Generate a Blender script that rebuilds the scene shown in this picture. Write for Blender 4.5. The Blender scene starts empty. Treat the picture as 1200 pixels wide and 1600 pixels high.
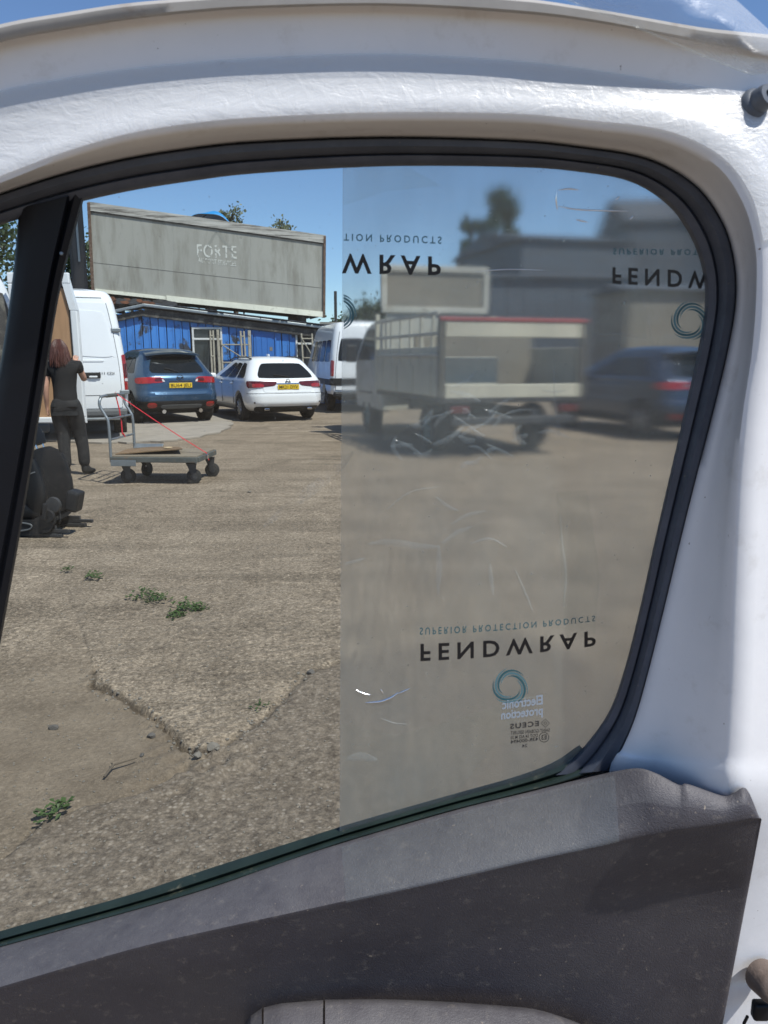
import bpy, bmesh, math, random
import numpy as np
from mathutils import Vector, Matrix
random.seed(7); RNG = np.random.default_rng(7)
SC = bpy.context.scene
COL = SC.collection
R = math.radians

# ------------------------------------------------------------------ camera, sky, sun, exposure
CAM_H, PITCH, F = 1.45, R(11.3), 1200.0      # eye height, downward pitch, focal length for a 1200 x 1600 frame
cam_d = bpy.data.cameras.new('camera'); cam = bpy.data.objects.new('camera', cam_d); COL.objects.link(cam)
cam.location = (0, 0, CAM_H); cam.rotation_euler = (math.pi/2 - PITCH, 0, 0)
cam_d.sensor_fit = 'VERTICAL'; cam_d.sensor_height = 24; cam_d.sensor_width = 18
cam_d.lens = 24*F/1600; cam_d.clip_start = 0.02; cam_d.clip_end = 2000
cam_d.dof.use_dof = True; cam_d.dof.focus_distance = 1.9; cam_d.dof.aperture_fstop = 11.5
SC.camera = cam

SUN_EL, SUN_AZ = R(58), R(50)                # azimuth: how far to the right of straight behind the camera
SUN = Vector((math.sin(SUN_AZ)*math.cos(SUN_EL), -math.cos(SUN_AZ)*math.cos(SUN_EL), math.sin(SUN_EL)))
w = bpy.data.worlds.new('World'); SC.world = w; w.use_nodes = True
nt = w.node_tree; bg = nt.nodes['Background']
sky = nt.nodes.new('ShaderNodeTexSky'); sky.sky_type = 'NISHITA'; sky.sun_disc = False
sky.sun_elevation = SUN_EL; sky.sun_rotation = math.atan2(SUN.x, SUN.y)
sky.air_density = 1.0; sky.dust_density = 0.0; sky.ozone_density = 6.0; sky.altitude = 1200
nt.links.new(sky.outputs[0], bg.inputs[0]); bg.inputs[1].default_value = 0.12
sun_d = bpy.data.lights.new('sun', 'SUN'); sun_d.energy = 4.6; sun_d.angle = R(0.53); sun_d.color = (1, .965, .91)
sun = bpy.data.objects.new('sun', sun_d); COL.objects.link(sun)
sun.rotation_euler = SUN.to_track_quat('Z', 'Y').to_euler(); sun.location = SUN*40
SC.view_settings.view_transform = 'Standard'; SC.view_settings.look = 'None'
SC.view_settings.exposure = 0.25; SC.view_settings.gamma = 1.0; SC.view_settings.use_curve_mapping = False
SC.render.engine = 'CYCLES'
SC.cycles.use_denoising = True
SC.cycles.max_bounces = 10; SC.cycles.transparent_max_bounces = 16; SC.cycles.transmission_bounces = 10
SC.cycles.sample_clamp_indirect = 6; SC.cycles.caustics_refractive = False; SC.cycles.caustics_reflective = False

# ------------------------------------------------------------------ from the photograph's pixels to places
CP, SP = math.cos(PITCH), math.sin(PITCH)
def ray(px, py):
    u, a = (px-600)/F, (800-py)/F
    return Vector((u, CP + a*SP, -SP + a*CP))
def G(px, py, z=0.0):                        # where that line of sight meets the level z
    d = ray(px, py); t = (z-CAM_H)/d.z
    return Vector((d.x*t, d.y*t, z))
def at(px, py, Y):                           # ... or the distance Y
    d = ray(px, py); t = Y/d.y
    return Vector((d.x*t, Y, CAM_H + d.z*t))

# ------------------------------------------------------------------ materials
MATS = {}
def new_mat(name):
    m = bpy.data.materials.new(name); m.use_nodes = True; MATS[name] = m
    return m, m.node_tree, m.node_tree.nodes, m.node_tree.links, m.node_tree.nodes['Principled BSDF']
def coords(nt, kind='Object'):
    # every object's own place shifts the pattern, so that copies do not repeat it
    v = nt.nodes.new('ShaderNodeVectorMath'); v.operation = 'ADD'
    nt.links.new(nt.nodes.new('ShaderNodeTexCoord').outputs[kind], v.inputs[0]); nt.links.new(nt.nodes.new('ShaderNodeObjectInfo').outputs['Location'], v.inputs[1])
    return v.outputs[0]
def noise(nt, co, scale, detail=6, rough=.6, dist=0.0):
    n = nt.nodes.new('ShaderNodeTexNoise'); n.inputs['Scale'].default_value = scale
    n.inputs['Detail'].default_value = detail; n.inputs['Roughness'].default_value = rough
    n.inputs['Distortion'].default_value = dist
    nt.links.new(co, n.inputs['Vector']); return n.outputs['Fac']
def ramp(nt, fac, stops):
    r = nt.nodes.new('ShaderNodeValToRGB'); e = r.color_ramp.elements
    while len(e) > 1: e.remove(e[-1])
    for i, (p, c) in enumerate(stops):
        el = e[0] if i == 0 else e.new(p)
        el.position = p; el.color = (*c, 1) if len(c) == 3 else c
    nt.links.new(fac, r.inputs[0]); return r.outputs[0]
def bw(nt, fac, a, b):
    mr = nt.nodes.new('ShaderNodeMapRange'); mr.inputs[1].default_value = a; mr.inputs[2].default_value = b
    nt.links.new(fac, mr.inputs[0]); return mr.outputs[0]
def math_n(nt, op, a, b):
    m = nt.nodes.new('ShaderNodeMath'); m.operation = op
    for i, v in enumerate((a, b)):
        if isinstance(v, (int, float)): m.inputs[i].default_value = v
        else: nt.links.new(v, m.inputs[i])
    return m.outputs[0]
def mixc(nt, fac, a, b, mode='MIX'):
    m = nt.nodes.new('ShaderNodeMix'); m.data_type = 'RGBA'; m.blend_type = mode
    for s, v in ((0, fac), (6, a), (7, b)):
        if isinstance(v, (int, float)): m.inputs[s].default_value = v
        elif isinstance(v, tuple): m.inputs[s].default_value = (*v, 1)
        else: nt.links.new(v, m.inputs[s])
    return m.outputs[2]
def scaled(nt, co, s):
    m = nt.nodes.new('ShaderNodeMapping'); m.inputs['Scale'].default_value = s
    nt.links.new(co, m.inputs['Vector']); return m.outputs[0]
def bump(nt, h, strength, dist, normal=None):
    b = nt.nodes.new('ShaderNodeBump'); b.inputs['Strength'].default_value = strength; b.inputs['Distance'].default_value = dist
    nt.links.new(h, b.inputs['Height'])
    if normal is not None: nt.links.new(normal, b.inputs['Normal'])
    return b.outputs[0]
def mat(name, col, rough=.5, metal=0.0, spec=.5, var=.12, scale=4.0, bmp=0.0, bscale=60.0, dirt=None, dirt_lo=.55, dirt_hi=.75, coat=0.0, stretch=(1, 1, 1), dscale=None):
    """painted / plastic / metal surface: base colour with broad and fine variation, optional dirt or rust patches and relief"""
    m, nt, N, L, b = new_mat(name)
    co = scaled(nt, coords(nt), stretch)
    n1 = noise(nt, co, scale, 8, .65)
    lo = tuple(c*(1-var) for c in col); hi = tuple(min(1, c*(1+var)) for c in col)
    c = ramp(nt, n1, [(.3, lo), (.7, hi)])
    if dirt is not None:
        n2 = noise(nt, co, dscale or scale*1.7, 10, .7, .3)
        f = bw(nt, n2, dirt_lo, dirt_hi)
        c = mixc(nt, f, c, dirt)
        rr = nt.nodes.new('ShaderNodeMapRange'); rr.inputs[3].default_value = rough; rr.inputs[4].default_value = min(1, rough+.35)
        L.new(f, rr.inputs[0]); L.new(rr.outputs[0], b.inputs['Roughness'])
    else:
        rr = nt.nodes.new('ShaderNodeMapRange'); rr.inputs[1].default_value = .3; rr.inputs[2].default_value = .7
        rr.inputs[3].default_value = max(.02, rough*.85); rr.inputs[4].default_value = min(1, rough*1.15)
        L.new(n1, rr.inputs[0]); L.new(rr.outputs[0], b.inputs['Roughness'])
    L.new(c, b.inputs['Base Color']); b.inputs['Metallic'].default_value = metal
    b.inputs['Specular IOR Level'].default_value = spec; b.inputs['Coat Weight'].default_value = coat; b.inputs['Coat Roughness'].default_value = .06
    if bmp: L.new(bump(nt, noise(nt, co, bscale, 6, .6), bmp, .004), b.inputs['Normal'])
    return m
def leaf_mat(name, lo, hi):
    m, nt, N, L, b = new_mat(name)
    c = ramp(nt, noise(nt, coords(nt), 3.0, 6, .8), [(.3, lo), (.7, hi)])
    L.new(c, b.inputs['Base Color']); b.inputs['Roughness'].default_value = .55
    tr = N.new('ShaderNodeBsdfTranslucent'); L.new(c, tr.inputs[0])
    mx = N.new('ShaderNodeMixShader'); mx.inputs[0].default_value = .3
    L.new(b.outputs[0], mx.inputs[1]); L.new(tr.outputs[0], mx.inputs[2]); L.new(mx.outputs[0], N['Material Output'].inputs[0])
    return m

# ------------------------------------------------------------------ mesh helpers
def link(o, parent=None):
    COL.objects.link(o)
    if parent is not None: o.parent = parent
    return o
def M(m): return MATS[m] if isinstance(m, str) else m
def mesh(name, verts, faces, m, parent=None, smooth=False, angle=None):
    me = bpy.data.meshes.new(name)
    me.from_pydata([tuple(v) for v in verts], [], [tuple(f) for f in faces]); me.update()
    if m is not None: me.materials.append(M(m))
    if smooth:
        me.polygons.foreach_set('use_smooth', [True]*len(me.polygons))
        if angle: me.set_sharp_from_angle(angle=R(angle))
    return link(bpy.data.objects.new(name, me), parent)
class MB:
    """collects shapes; build() links them as one mesh object"""
    def __init__(s): s.v, s.f = [], []
    def add(s, v, f):
        k = len(s.v); s.v += [Vector(p) for p in v]; s.f += [tuple(i+k for i in q) for q in f]; return s
    def box(s, c, size, rz=0.0, rx=0.0, ry=0.0, bev=0.0):
        mt = Matrix.Translation(c) @ Matrix.Rotation(rz, 4, 'Z') @ Matrix.Rotation(ry, 4, 'Y') @ Matrix.Rotation(rx, 4, 'X')
        if bev <= 0:
            x, y, z = (t/2 for t in size)
            v = [mt @ Vector((i*x, j*y, k*z)) for k in (-1, 1) for j in (-1, 1) for i in (-1, 1)]
            return s.add(v, [(0, 2, 3, 1), (4, 5, 7, 6), (0, 1, 5, 4), (2, 6, 7, 3), (0, 4, 6, 2), (1, 3, 7, 5)])
        bm = bmesh.new(); bmesh.ops.create_cube(bm, size=1)
        bmesh.ops.scale(bm, vec=size, verts=bm.verts)
        bmesh.ops.bevel(bm, geom=list(bm.edges), offset=min(bev, min(size)*.45), segments=2, affect='EDGES', profile=.5)
        bm.verts.index_update()
        s.add([mt @ v.co for v in bm.verts], [[v.index for v in f.verts] for f in bm.faces]); bm.free(); return s
    def tube(s, pts, r, n=10, cap=True):
        pts = [Vector(p) for p in pts]; rs = r if isinstance(r, (list, tuple)) else [r]*len(pts)
        rings, prev = [], None
        for i, p in enumerate(pts):
            t = (pts[min(i+1, len(pts)-1)] - pts[max(i-1, 0)]).normalized()
            a = prev if prev is not None else (Vector((0, 0, 1)) if abs(t.z) < .9 else Vector((1, 0, 0)))
            a = (a - t*a.dot(t)).normalized(); b = t.cross(a); prev = a
            rings.append([p + (a*math.cos(q) + b*math.sin(q))*rs[i] for q in [2*math.pi*k/n for k in range(n)]])
        v = [p for rg in rings for p in rg]
        f = [(i*n+k, i*n+(k+1) % n, (i+1)*n+(k+1) % n, (i+1)*n+k) for i in range(len(pts)-1) for k in range(n)]
        if cap: f += [tuple(reversed(range(n))), tuple(range((len(pts)-1)*n, len(pts)*n))]
        return s.add(v, f)
    def disc(s, c, r, axis='x', th=.02, n=24):
        ax = {'x': Vector((1, 0, 0)), 'y': Vector((0, 1, 0)), 'z': Vector((0, 0, 1))}[axis]
        return s.tube([Vector(c)-ax*th/2, Vector(c)+ax*th/2], r, n)
    def lathe(s, prof, axis, c, n=28):
        """prof: (radius, along) pairs turned about axis through c"""
        c = Vector(c); ax = {'x': Vector((1, 0, 0)), 'y': Vector((0, 1, 0)), 'z': Vector((0, 0, 1))}[axis] if isinstance(axis, str) else Vector(axis).normalized()
        a = ax.orthogonal().normalized(); b = ax.cross(a)
        v = [c + ax*h + (a*math.cos(q)+b*math.sin(q))*max(r, 1e-4) for r, h in prof for q in [2*math.pi*k/n for k in range(n)]]
        f = [(i*n+k, i*n+(k+1) % n, (i+1)*n+(k+1) % n, (i+1)*n+k) for i in range(len(prof)-1) for k in range(n)]
        return s.add(v, f)
    def prism(s, poly, d):
        """polygon (3-D points, planar) pushed along d"""
        n = len(poly); d = Vector(d); poly = [Vector(p) for p in poly]
        return s.add(poly + [p+d for p in poly], [tuple(range(n)), tuple(range(2*n-1, n-1, -1))] + [(i, n+i, n+(i+1) % n, (i+1) % n) for i in range(n)])
    def grid(s, fn, us, vs, flip=False):
        nv = len(vs)
        v = [fn(u, q) for u in us for q in vs]
        f = [(i*nv+j, i*nv+j+1, (i+1)*nv+j+1, (i+1)*nv+j) for i in range(len(us)-1) for j in range(nv-1)]
        if flip: f = [tuple(reversed(q)) for q in f]
        return s.add(v, f)
    def build(s, name, m, parent=None, smooth=False, angle=40, fix=True):
        o = mesh(name, s.v, s.f, m, parent)
        if fix:
            bm = bmesh.new(); bm.from_mesh(o.data); bmesh.ops.recalc_face_normals(bm, faces=bm.faces); bm.to_mesh(o.data); bm.free()
        if smooth:
            o.data.polygons.foreach_set('use_smooth', [True]*len(o.data.polygons)); o.data.set_sharp_from_angle(angle=R(angle))
        return o
def tag(o, label=None, cat=None, group=None, kind=None):
    if label: o['label'] = label
    if cat: o['category'] = cat
    if group: o['group'] = group
    if kind: o['kind'] = kind
    return o
def thing(name, label, cat, loc=(0, 0, 0), rz=0.0, group=None):
    o = bpy.data.objects.new(name, None); o.empty_display_size = .1; COL.objects.link(o)
    o.location = loc; o.rotation_euler = (0, 0, rz)
    return tag(o, label, cat, group)
def bake(o):
    """replace a mesh object's data by what its modifiers make of it"""
    bpy.context.view_layer.update()
    ev = o.evaluated_get(bpy.context.evaluated_depsgraph_get())
    me = bpy.data.meshes.new_from_object(ev); o.modifiers.clear(); o.data = me
    return o
_txt = {}
def text2d(s, bold=0.0, space=1.0):
    """flat lettering as 2-D points and faces, cap height 1, starting at x = 0"""
    key = (s, bold, space)
    if key not in _txt:
        c = bpy.data.curves.new('lettering', 'FONT'); c.body = s; c.size = 1; c.offset = bold; c.space_character = space; c.resolution_u = 3
        o = bpy.data.objects.new('lettering', c); COL.objects.link(o)
        bpy.context.view_layer.update()
        me = bpy.data.meshes.new_from_object(o.evaluated_get(bpy.context.evaluated_depsgraph_get()))
        v = np.array([(p.co.x, p.co.y) for p in me.vertices]); f = [tuple(p.vertices) for p in me.polygons]
        v[:, 0] -= v[:, 0].min(); v /= .73
        bpy.data.objects.remove(o); bpy.data.curves.remove(c); bpy.data.meshes.remove(me)
        _txt[key] = (v, f)
    v, f = _txt[key]; return v.copy(), f
def lettering(name, s, origin, ux, uy, height, width, m, parent, bold=0.0, space=1.0):
    """text laid on a surface: ux, uy the directions of writing and of 'up'"""
    v, f = text2d(s, bold, space); k = width/v[:, 0].max()
    O, ux, uy = Vector(origin), Vector(ux), Vector(uy)
    return mesh(name, [O + ux*(x*k) + uy*(y*height) for x, y in v], f, m, parent)
def smooth_path(pts, n=8):
    """Catmull-Rom through the points"""
    P = [np.array(p, float) for p in pts]; P = [2*P[0]-P[1]] + P + [2*P[-1]-P[-2]]; out = []
    for i in range(1, len(P)-2):
        for k in range(n):
            t = k/n; a, b, c, d = P[i-1], P[i], P[i+1], P[i+2]
            out.append(.5*((2*b) + (c-a)*t + (2*a-5*b+4*c-d)*t*t + (3*b-a-3*c+d)*t**3))
    out.append(P[-2]); return out

# palette
mat('white_paint', (.78, .79, .80), .28, coat=.6, var=.03, dirt=(.55, .52, .47), dirt_lo=.62, dirt_hi=.9, scale=1.2)
mat('blue_metallic', (.036, .085, .155), .26, .55, coat=1.0, var=.06, dirt=(.10, .12, .14), dirt_lo=.6, dirt_hi=.9)
mat('navy_metallic', (.020, .035, .07), .3, .4, coat=.8, var=.06)
mat('car_glass', (.010, .012, .013), .08, spec=.3, var=.1)
mat('van_glass', (.012, .014, .016), .1, spec=.25, var=.1)
mat('black_plastic', (.014, .0145, .016), .55, spec=.35, var=.15, bmp=.2, bscale=200)
mat('grey_plastic', (.10, .105, .11), .6, var=.12)
mat('tyre_rubber', (.02, .02, .02), .85, var=.2, dirt=(.12, .10, .08), dirt_lo=.5, dirt_hi=.9)
mat('alloy', (.5, .5, .5), .35, .8, var=.1)
mat('chrome', (.7, .7, .72), .12, 1.0, var=.03)
mat('dark_metal', (.06, .06, .062), .5, .5, var=.2)
mat('galvanised', (.27, .29, .30), .45, .7, var=.15, dirt=(.18, .12, .07), dirt_lo=.62, dirt_hi=.8, scale=8)
mat('red_lens', (.33, .012, .012), .15, var=.25, coat=.6, scale=20)
mat('dark_red_lens', (.09, .008, .01), .12, var=.3, coat=.6, scale=20)
mat('clear_lens', (.6, .55, .55), .15, var=.2, coat=.5)
mat('yellow_plate', (.72, .48, .03), .4, var=.06)
mat('plate_black', (.012, .012, .012), .4)
mat('blue_cladding', (.045, .20, .55), .5, var=.16, dirt=(.035, .045, .065), dirt_lo=.54, dirt_hi=.60, scale=.9, bmp=.2, bscale=12)
mat('blue_door', (.03, .15, .46), .45, var=.08, dirt=(.06, .08, .12), dirt_lo=.66, dirt_hi=.75, scale=1.6)
mat('dark_timber', (.035, .034, .034), .85, var=.4, dirt=(.16, .15, .13), dirt_lo=.5, dirt_hi=.7, scale=3)
mat('grey_panel', (.30, .295, .262), .7, var=.09, scale=.8, dirt=(.19, .18, .15), dirt_lo=.46, dirt_hi=.74, stretch=(1.4, 1, .25), dscale=2.4, bmp=.15, bscale=25)
mat('weathered_rail', (.40, .385, .35), .8, var=.35, scale=2, dirt=(.10, .09, .08), dirt_lo=.48, dirt_hi=.62, stretch=(.3, 1, 5), dscale=3)
mat('rust', (.16, .065, .035), .9, var=.4, scale=9, dirt=(.07, .04, .03), bmp=.5, bscale=30)
mat('rusty_post', (.10, .06, .042), .9, var=.4, scale=9, dirt=(.22, .17, .13), dirt_lo=.5, dirt_hi=.7, bmp=.5, bscale=30)
mat('apron_concrete', (.30, .262, .218), .9, var=.16, scale=1.5, dirt=(.20, .175, .145), dirt_lo=.5, dirt_hi=.75, bmp=.6, bscale=30)
mat('cream_rail', (.72, .70, .58), .7, var=.12, dirt=(.36, .33, .24), dirt_lo=.55, dirt_hi=.75, scale=2)
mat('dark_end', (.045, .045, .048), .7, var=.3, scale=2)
mat('dirty_glass', (.03, .035, .04), .12, var=.3, scale=5)
mat('white_frame', (.62, .62, .60), .5, var=.1, dirt=(.3, .29, .27), dirt_lo=.58, dirt_hi=.8)
mat('old_pole', (.31, .28, .22), .75, var=.25, dirt=(.15, .12, .09), scale=6)
mat('plywood', (.43, .25, .135), .75, var=.14, stretch=(6, 6, .8), scale=3, bmp=.1)
mat('old_ply', (.20, .125, .065), .8, var=.3, stretch=(1, 8, 8), scale=3, dirt=(.09, .07, .05), dirt_lo=.5, dirt_hi=.65, bmp=.4, bscale=20)
mat('pale_chip', (.55, .42, .25), .8)
mat('trolley_paint', (.105, .11, .10), .6, .3, var=.2, dirt=(.20, .12, .07), dirt_lo=.55, dirt_hi=.7, scale=7)
mat('deck_board', (.22, .18, .13), .85, var=.2, dirt=(.14, .11, .08), dirt_lo=.5, dirt_hi=.7, stretch=(1, 6, 6), scale=3)
mat('red_strap', (.55, .02, .03), .6, var=.15, scale=30)
mat('seat_fabric', (.008, .0083, .0095), .9, spec=.2, var=.25, scale=12, bmp=.3, bscale=300, dirt=(.09, .085, .07), dirt_lo=.62, dirt_hi=.8)
mat('seat_leather', (.008, .0083, .0095), .55, spec=.3, var=.15, bmp=.2, bscale=200)
mat('seat_piping', (.14, .145, .15), .6)
mat('skin', (.55, .30, .21), .5, var=.08, scale=14)
mat('hair', (.075, .024, .016), .5, var=.45, scale=10, stretch=(7, 7, .7), bmp=.6, bscale=30)
mat('black_cloth', (.005, .0053, .0065), .9, var=.2, bmp=.4, bscale=18)
mat('work_trousers', (.010, .0103, .012), .9, var=.25, bmp=.5, bscale=14, dirt=(.055, .053, .05), dirt_lo=.5, dirt_hi=.8)
mat('navy_cloth', (.02, .026, .045), .9, var=.2, bmp=.4, bscale=16)
mat('boot', (.02, .019, .018), .6, var=.2)
mat('cream_paint', (.52, .48, .375), .6, var=.08, dirt=(.36, .33, .26), dirt_lo=.55, dirt_hi=.8, scale=2)
mat('truck_white', (.46, .44, .38), .6, var=.1, dirt=(.28, .25, .2), dirt_lo=.5, dirt_hi=.8, scale=2)
mat('truck_dark', (.10, .088, .07), .6, var=.2)
mat('truck_grey', (.13, .20, .19), .6, var=.15)
mat('brown_panel', (.22, .195, .155), .7, var=.12, scale=2)
mat('red_paint', (.30, .06, .06), .5, var=.12)
mat('shed_grey', (.065, .078, .10), .7, var=.1, scale=.6)
mat('shed_roof', (.06, .068, .085), .75, var=.15, scale=.8)
mat('shed_tan', (.20, .175, .14), .8, var=.12, scale=.8)
mat('tarp', (.02, .25, .58), .45, var=.12, scale=3)
mat('bark', (.09, .07, .05), .9, var=.3, bmp=.6, bscale=20)
mat('stone', (.17, .15, .125), .9, var=.25, scale=14, bmp=.6, bscale=40)
mat('dark_stone', (.10, .09, .08), .9, var=.25, scale=14, bmp=.6, bscale=40)
leaf_mat('leaf_pale', (.10, .125, .07), (.26, .28, .17))
leaf_mat('leaf_dark', (.018, .04, .012), (.06, .10, .03))
leaf_mat('leaf_weed', (.028, .06, .014), (.075, .135, .03))

# ------------------------------------------------------------------ the yard
def seg_dist(X, Y, path):
    best = np.full(X.shape, 1e9)
    for (x0, y0), (x1, y1) in zip(path[:-1], path[1:]):
        dx, dy = x1-x0, y1-y0; L2 = dx*dx+dy*dy+1e-12
        t = np.clip(((X-x0)*dx+(Y-y0)*dy)/L2, 0, 1)
        best = np.minimum(best, np.hypot(X-x0-t*dx, Y-y0-t*dy))
    return best
def inside(X, Y, poly):
    r = np.zeros(X.shape, bool); n = len(poly)
    for i in range(n):
        x0, y0 = poly[i]; x1, y1 = poly[(i+1) % n]
        c = ((y0 > Y) != (y1 > Y)) & (X < (x1-x0)*(Y-y0)/(y1-y0+1e-12)+x0)
        r ^= c
    return r
def vnoise(X, Y, s, seed):
    """smooth value noise"""
    g = np.random.default_rng(seed).random((256, 256))
    x, y = X*s+1000, Y*s+1000; i, j = np.floor(x).astype(int), np.floor(y).astype(int); fx, fy = x-i, y-j
    fx, fy = fx*fx*(3-2*fx), fy*fy*(3-2*fy); i %= 255; j %= 255
    return (g[i, j]*(1-fx)+g[i+1, j]*fx)*(1-fy) + (g[i, j+1]*(1-fx)+g[i+1, j+1]*fx)*fy
def wob(path, amp, seed, n=10):
    rg = np.random.default_rng(seed); out = []
    for (x0, y0), (x1, y1) in zip(path[:-1], path[1:]):
        for k in range(n):
            t = k/n; out.append((x0+(x1-x0)*t+rg.normal(0, amp), y0+(y1-y0)*t+rg.normal(0, amp)))
    return out+[path[-1]]
def gp(pts): return [tuple(G(*p)[:2]) for p in pts]
edge_a = wob(gp([(148, 1050), (146, 1072), (176, 1086), (205, 1102), (240, 1122), (262, 1142), (285, 1166), (318, 1180), (345, 1168)]), .006, 1)
edge_b = wob(gp([(345, 1168), (392, 1140), (420, 1122), (452, 1085), (482, 1058), (535, 1038), (640, 1010), (800, 985)]), .006, 2)
edge_c = wob(gp([(-260, 1480), (-60, 1385), (8, 1340), (62, 1286), (120, 1262), (230, 1236), (290, 1208), (345, 1168)]), .004, 3)
joint_d = wob(gp([(-200, 830), (40, 868), (140, 900), (240, 935), (290, 955)]), .01, 4)
joint_e = wob(gp([(150, 745), (240, 755), (420, 720), (620, 700)]), .02, 5)
slab = edge_a + edge_b + gp([(1300, 930), (1500, 700), (200, 700), (100, 900)])
lower = edge_c + edge_b + gp([(1300, 1200), (1300, 1590), (-260, 1590)])
def yard_height(X, Y):
    h = (vnoise(X, Y, .5, 1)-.5)*.03 + (vnoise(X, Y, 2.1, 2)-.5)*.012 + (vnoise(X, Y, 9, 3)-.5)*.006 + (vnoise(X, Y, 31, 6)-.5)*.0035
    s1 = inside(X, Y, slab); d1 = seg_dist(X, Y, edge_a+edge_b)
    s2 = inside(X, Y, lower); d2 = seg_dist(X, Y, edge_c+edge_b)
    sd1 = np.where(s1, d1, -d1); sd2 = np.where(s2, d2, -d2)
    up1 = np.clip(sd1/.02+.5, 0, 1); up2 = np.clip(sd2/.03+.5, 0, 1)
    near = np.clip((9-Y)/3, 0, 1)
    left = seg_dist(X, Y, gp([(146, 1060), (100, 900), (200, 700)])); fl_ = np.clip(left/.7, 0, 1); fl_ = np.maximum(fl_, np.clip(1-np.minimum(seg_dist(X, Y, edge_a), seg_dist(X, Y, edge_b))/.35, 0, 1)**.5)
    h += .008*up1*near*np.where(s1, fl_, 1) + .014*up2*near
    da = seg_dist(X, Y, edge_a); dbb = seg_dist(X, Y, edge_b); dc = seg_dist(X, Y, edge_c)
    h -= .04*np.exp(-(da/.009)**2)*(.15+vnoise(X, Y, 6, 11)) - (vnoise(X, Y, 28, 41)-.5)*.03*np.exp(-(da/.05)**2) + .012*np.exp(-(dbb/.02)**2)*vnoise(X, Y, 5, 12)*2 + .008*np.exp(-(dc/.012)**2)
    dd = seg_dist(X, Y, joint_d); de = seg_dist(X, Y, joint_e)
    h -= .012*np.exp(-(dd/.03)**2) + .01*np.exp(-(de/.04)**2)
    tri = np.clip(1-d1/.35, 0, 1)*(~s1)*(~s2)
    rub = np.clip(1-np.hypot(X-G(320, 1195).x, Y-G(320, 1195).y)/.35, 0, 1)
    h += rub*(vnoise(X, Y, 22, 21)-.45)*.05
    mud = np.clip(((~s1) & (~s2))*1.0*np.clip(np.minimum(d1, d2)/.008, 0, 1), 0, 1)
    mud = mud*np.clip(1.25-np.hypot((X-G(180, 1150).x)/1.5, (Y-G(180, 1150).y)/1.0), 0, 1)
    rib = s1*np.clip(d1/.08, 0, 1)*near
    low = s2*1.0
    soil_shade = np.clip(np.exp(-(da/.014)**2)*(.4+vnoise(X, Y, 9, 51)) + .8*np.exp(-(dbb/.016)**2)*vnoise(X, Y, 6, 52) + .6*np.exp(-(dc/.010)**2)*vnoise(X, Y, 5, 53), 0, 1)
    return h, mud, rib, low, soil_shade
xs = np.concatenate([np.arange(-4.6, -2.0, .03), np.arange(-2.0, .45, .0105), np.arange(.45, 3.6, .03)]); ys = np.concatenate([np.arange(1.0, 1.6, .03), np.arange(1.6, 4.2, .0105), np.arange(4.2, 6, .025), np.arange(6, 10.5, .05)])
X, Y = np.meshgrid(xs, ys, indexing='ij'); H, MUD, RIB, LOW, SOIL_SHADE = yard_height(X, Y)
fade = np.clip(np.minimum.reduce([(X-xs[0])/.6, (xs[-1]-X)/.6, (ys[-1]-Y)/1.5]), 0, 1)
H = H*fade
nx, ny = X.shape
vv = np.stack([X.ravel(), Y.ravel(), H.ravel()], 1)
idx = np.arange(nx*ny).reshape(nx, ny)
ff = np.stack([idx[:-1, :-1], idx[1:, :-1], idx[1:, 1:], idx[:-1, 1:]], -1).reshape(-1, 4)
# outer sheet: a frame of big quads around the fine patch, one mesh with it
k = len(vv); x0, x1, y0, y1 = xs[0], xs[-1], ys[0], ys[-1]
def edge_ids(sel): return sel
outer = [(-900, -300, 0), (900, -300, 0), (900, 1500, 0), (-900, 1500, 0)]
vv = np.vstack([vv, outer])
faces = [tuple(map(int, q)) for q in ff]
faces += [tuple([k, k+1] + list(map(int, idx[::-1, 0]))), tuple([k+1, k+2] + list(map(int, idx[-1, ::-1]))),
          tuple([k+2, k+3] + list(map(int, idx[:, -1]))), tuple([k+3, k] + list(map(int, idx[0, :])))]
me = bpy.data.meshes.new('ground'); me.from_pydata(vv.tolist(), [], faces); me.update()
for nm, arr in (('mud', MUD), ('ribbed', RIB), ('lower', LOW), ('soil_shade', SOIL_SHADE)):
    a = me.attributes.new(nm, 'FLOAT', 'POINT'); a.data.foreach_set('value', np.concatenate([arr.ravel()*1.0, np.zeros(4)]).astype(np.float32))
me.polygons.foreach_set('use_smooth', [True]*len(me.polygons))
ground = link(bpy.data.objects.new('ground', me)); tag(ground, 'cracked weathered concrete yard with ribbed slab and dusty patches', kind='structure')
m, nt, N, L, b = new_mat('yard_concrete')
co = coords(nt)
def attr(nm):
    a = nt.nodes.new('ShaderNodeAttribute'); a.attribute_name = nm; return a.outputs['Fac']
big = noise(nt, co, .45, 6, .6); mid = noise(nt, co, 2.2, 8, .7); fine = noise(nt, co, 34, 6, .75); grit = noise(nt, co, 150, 3, .7)
c = ramp(nt, big, [(.32, (.185, .158, .129)), (.68, (.30, .266, .225))])
c = mixc(nt, .55, c, ramp(nt, mid, [(.32, (.105, .091, .076)), (.5, (.222, .194, .162)), (.72, (.345, .309, .264))]))
streak = noise(nt, scaled(nt, co, (.25, 2.4, 1)), 1.3, 8, .7, .4)
c = mixc(nt, math_n(nt, 'MULTIPLY', bw(nt, streak, .47, .66), .72), c, (.10, .086, .07))
scuff = noise(nt, scaled(nt, co, (2.2, .35, 1)), 1.1, 8, .7, .6); c = mixc(nt, math_n(nt, 'MULTIPLY', bw(nt, scuff, .55, .72), .5), c, (.36, .32, .27))
oil = noise(nt, co, .6, 5, .62, .4); c = mixc(nt, math_n(nt, 'MULTIPLY', bw(nt, oil, .60, .66), .55), c, (.075, .066, .056))
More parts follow.
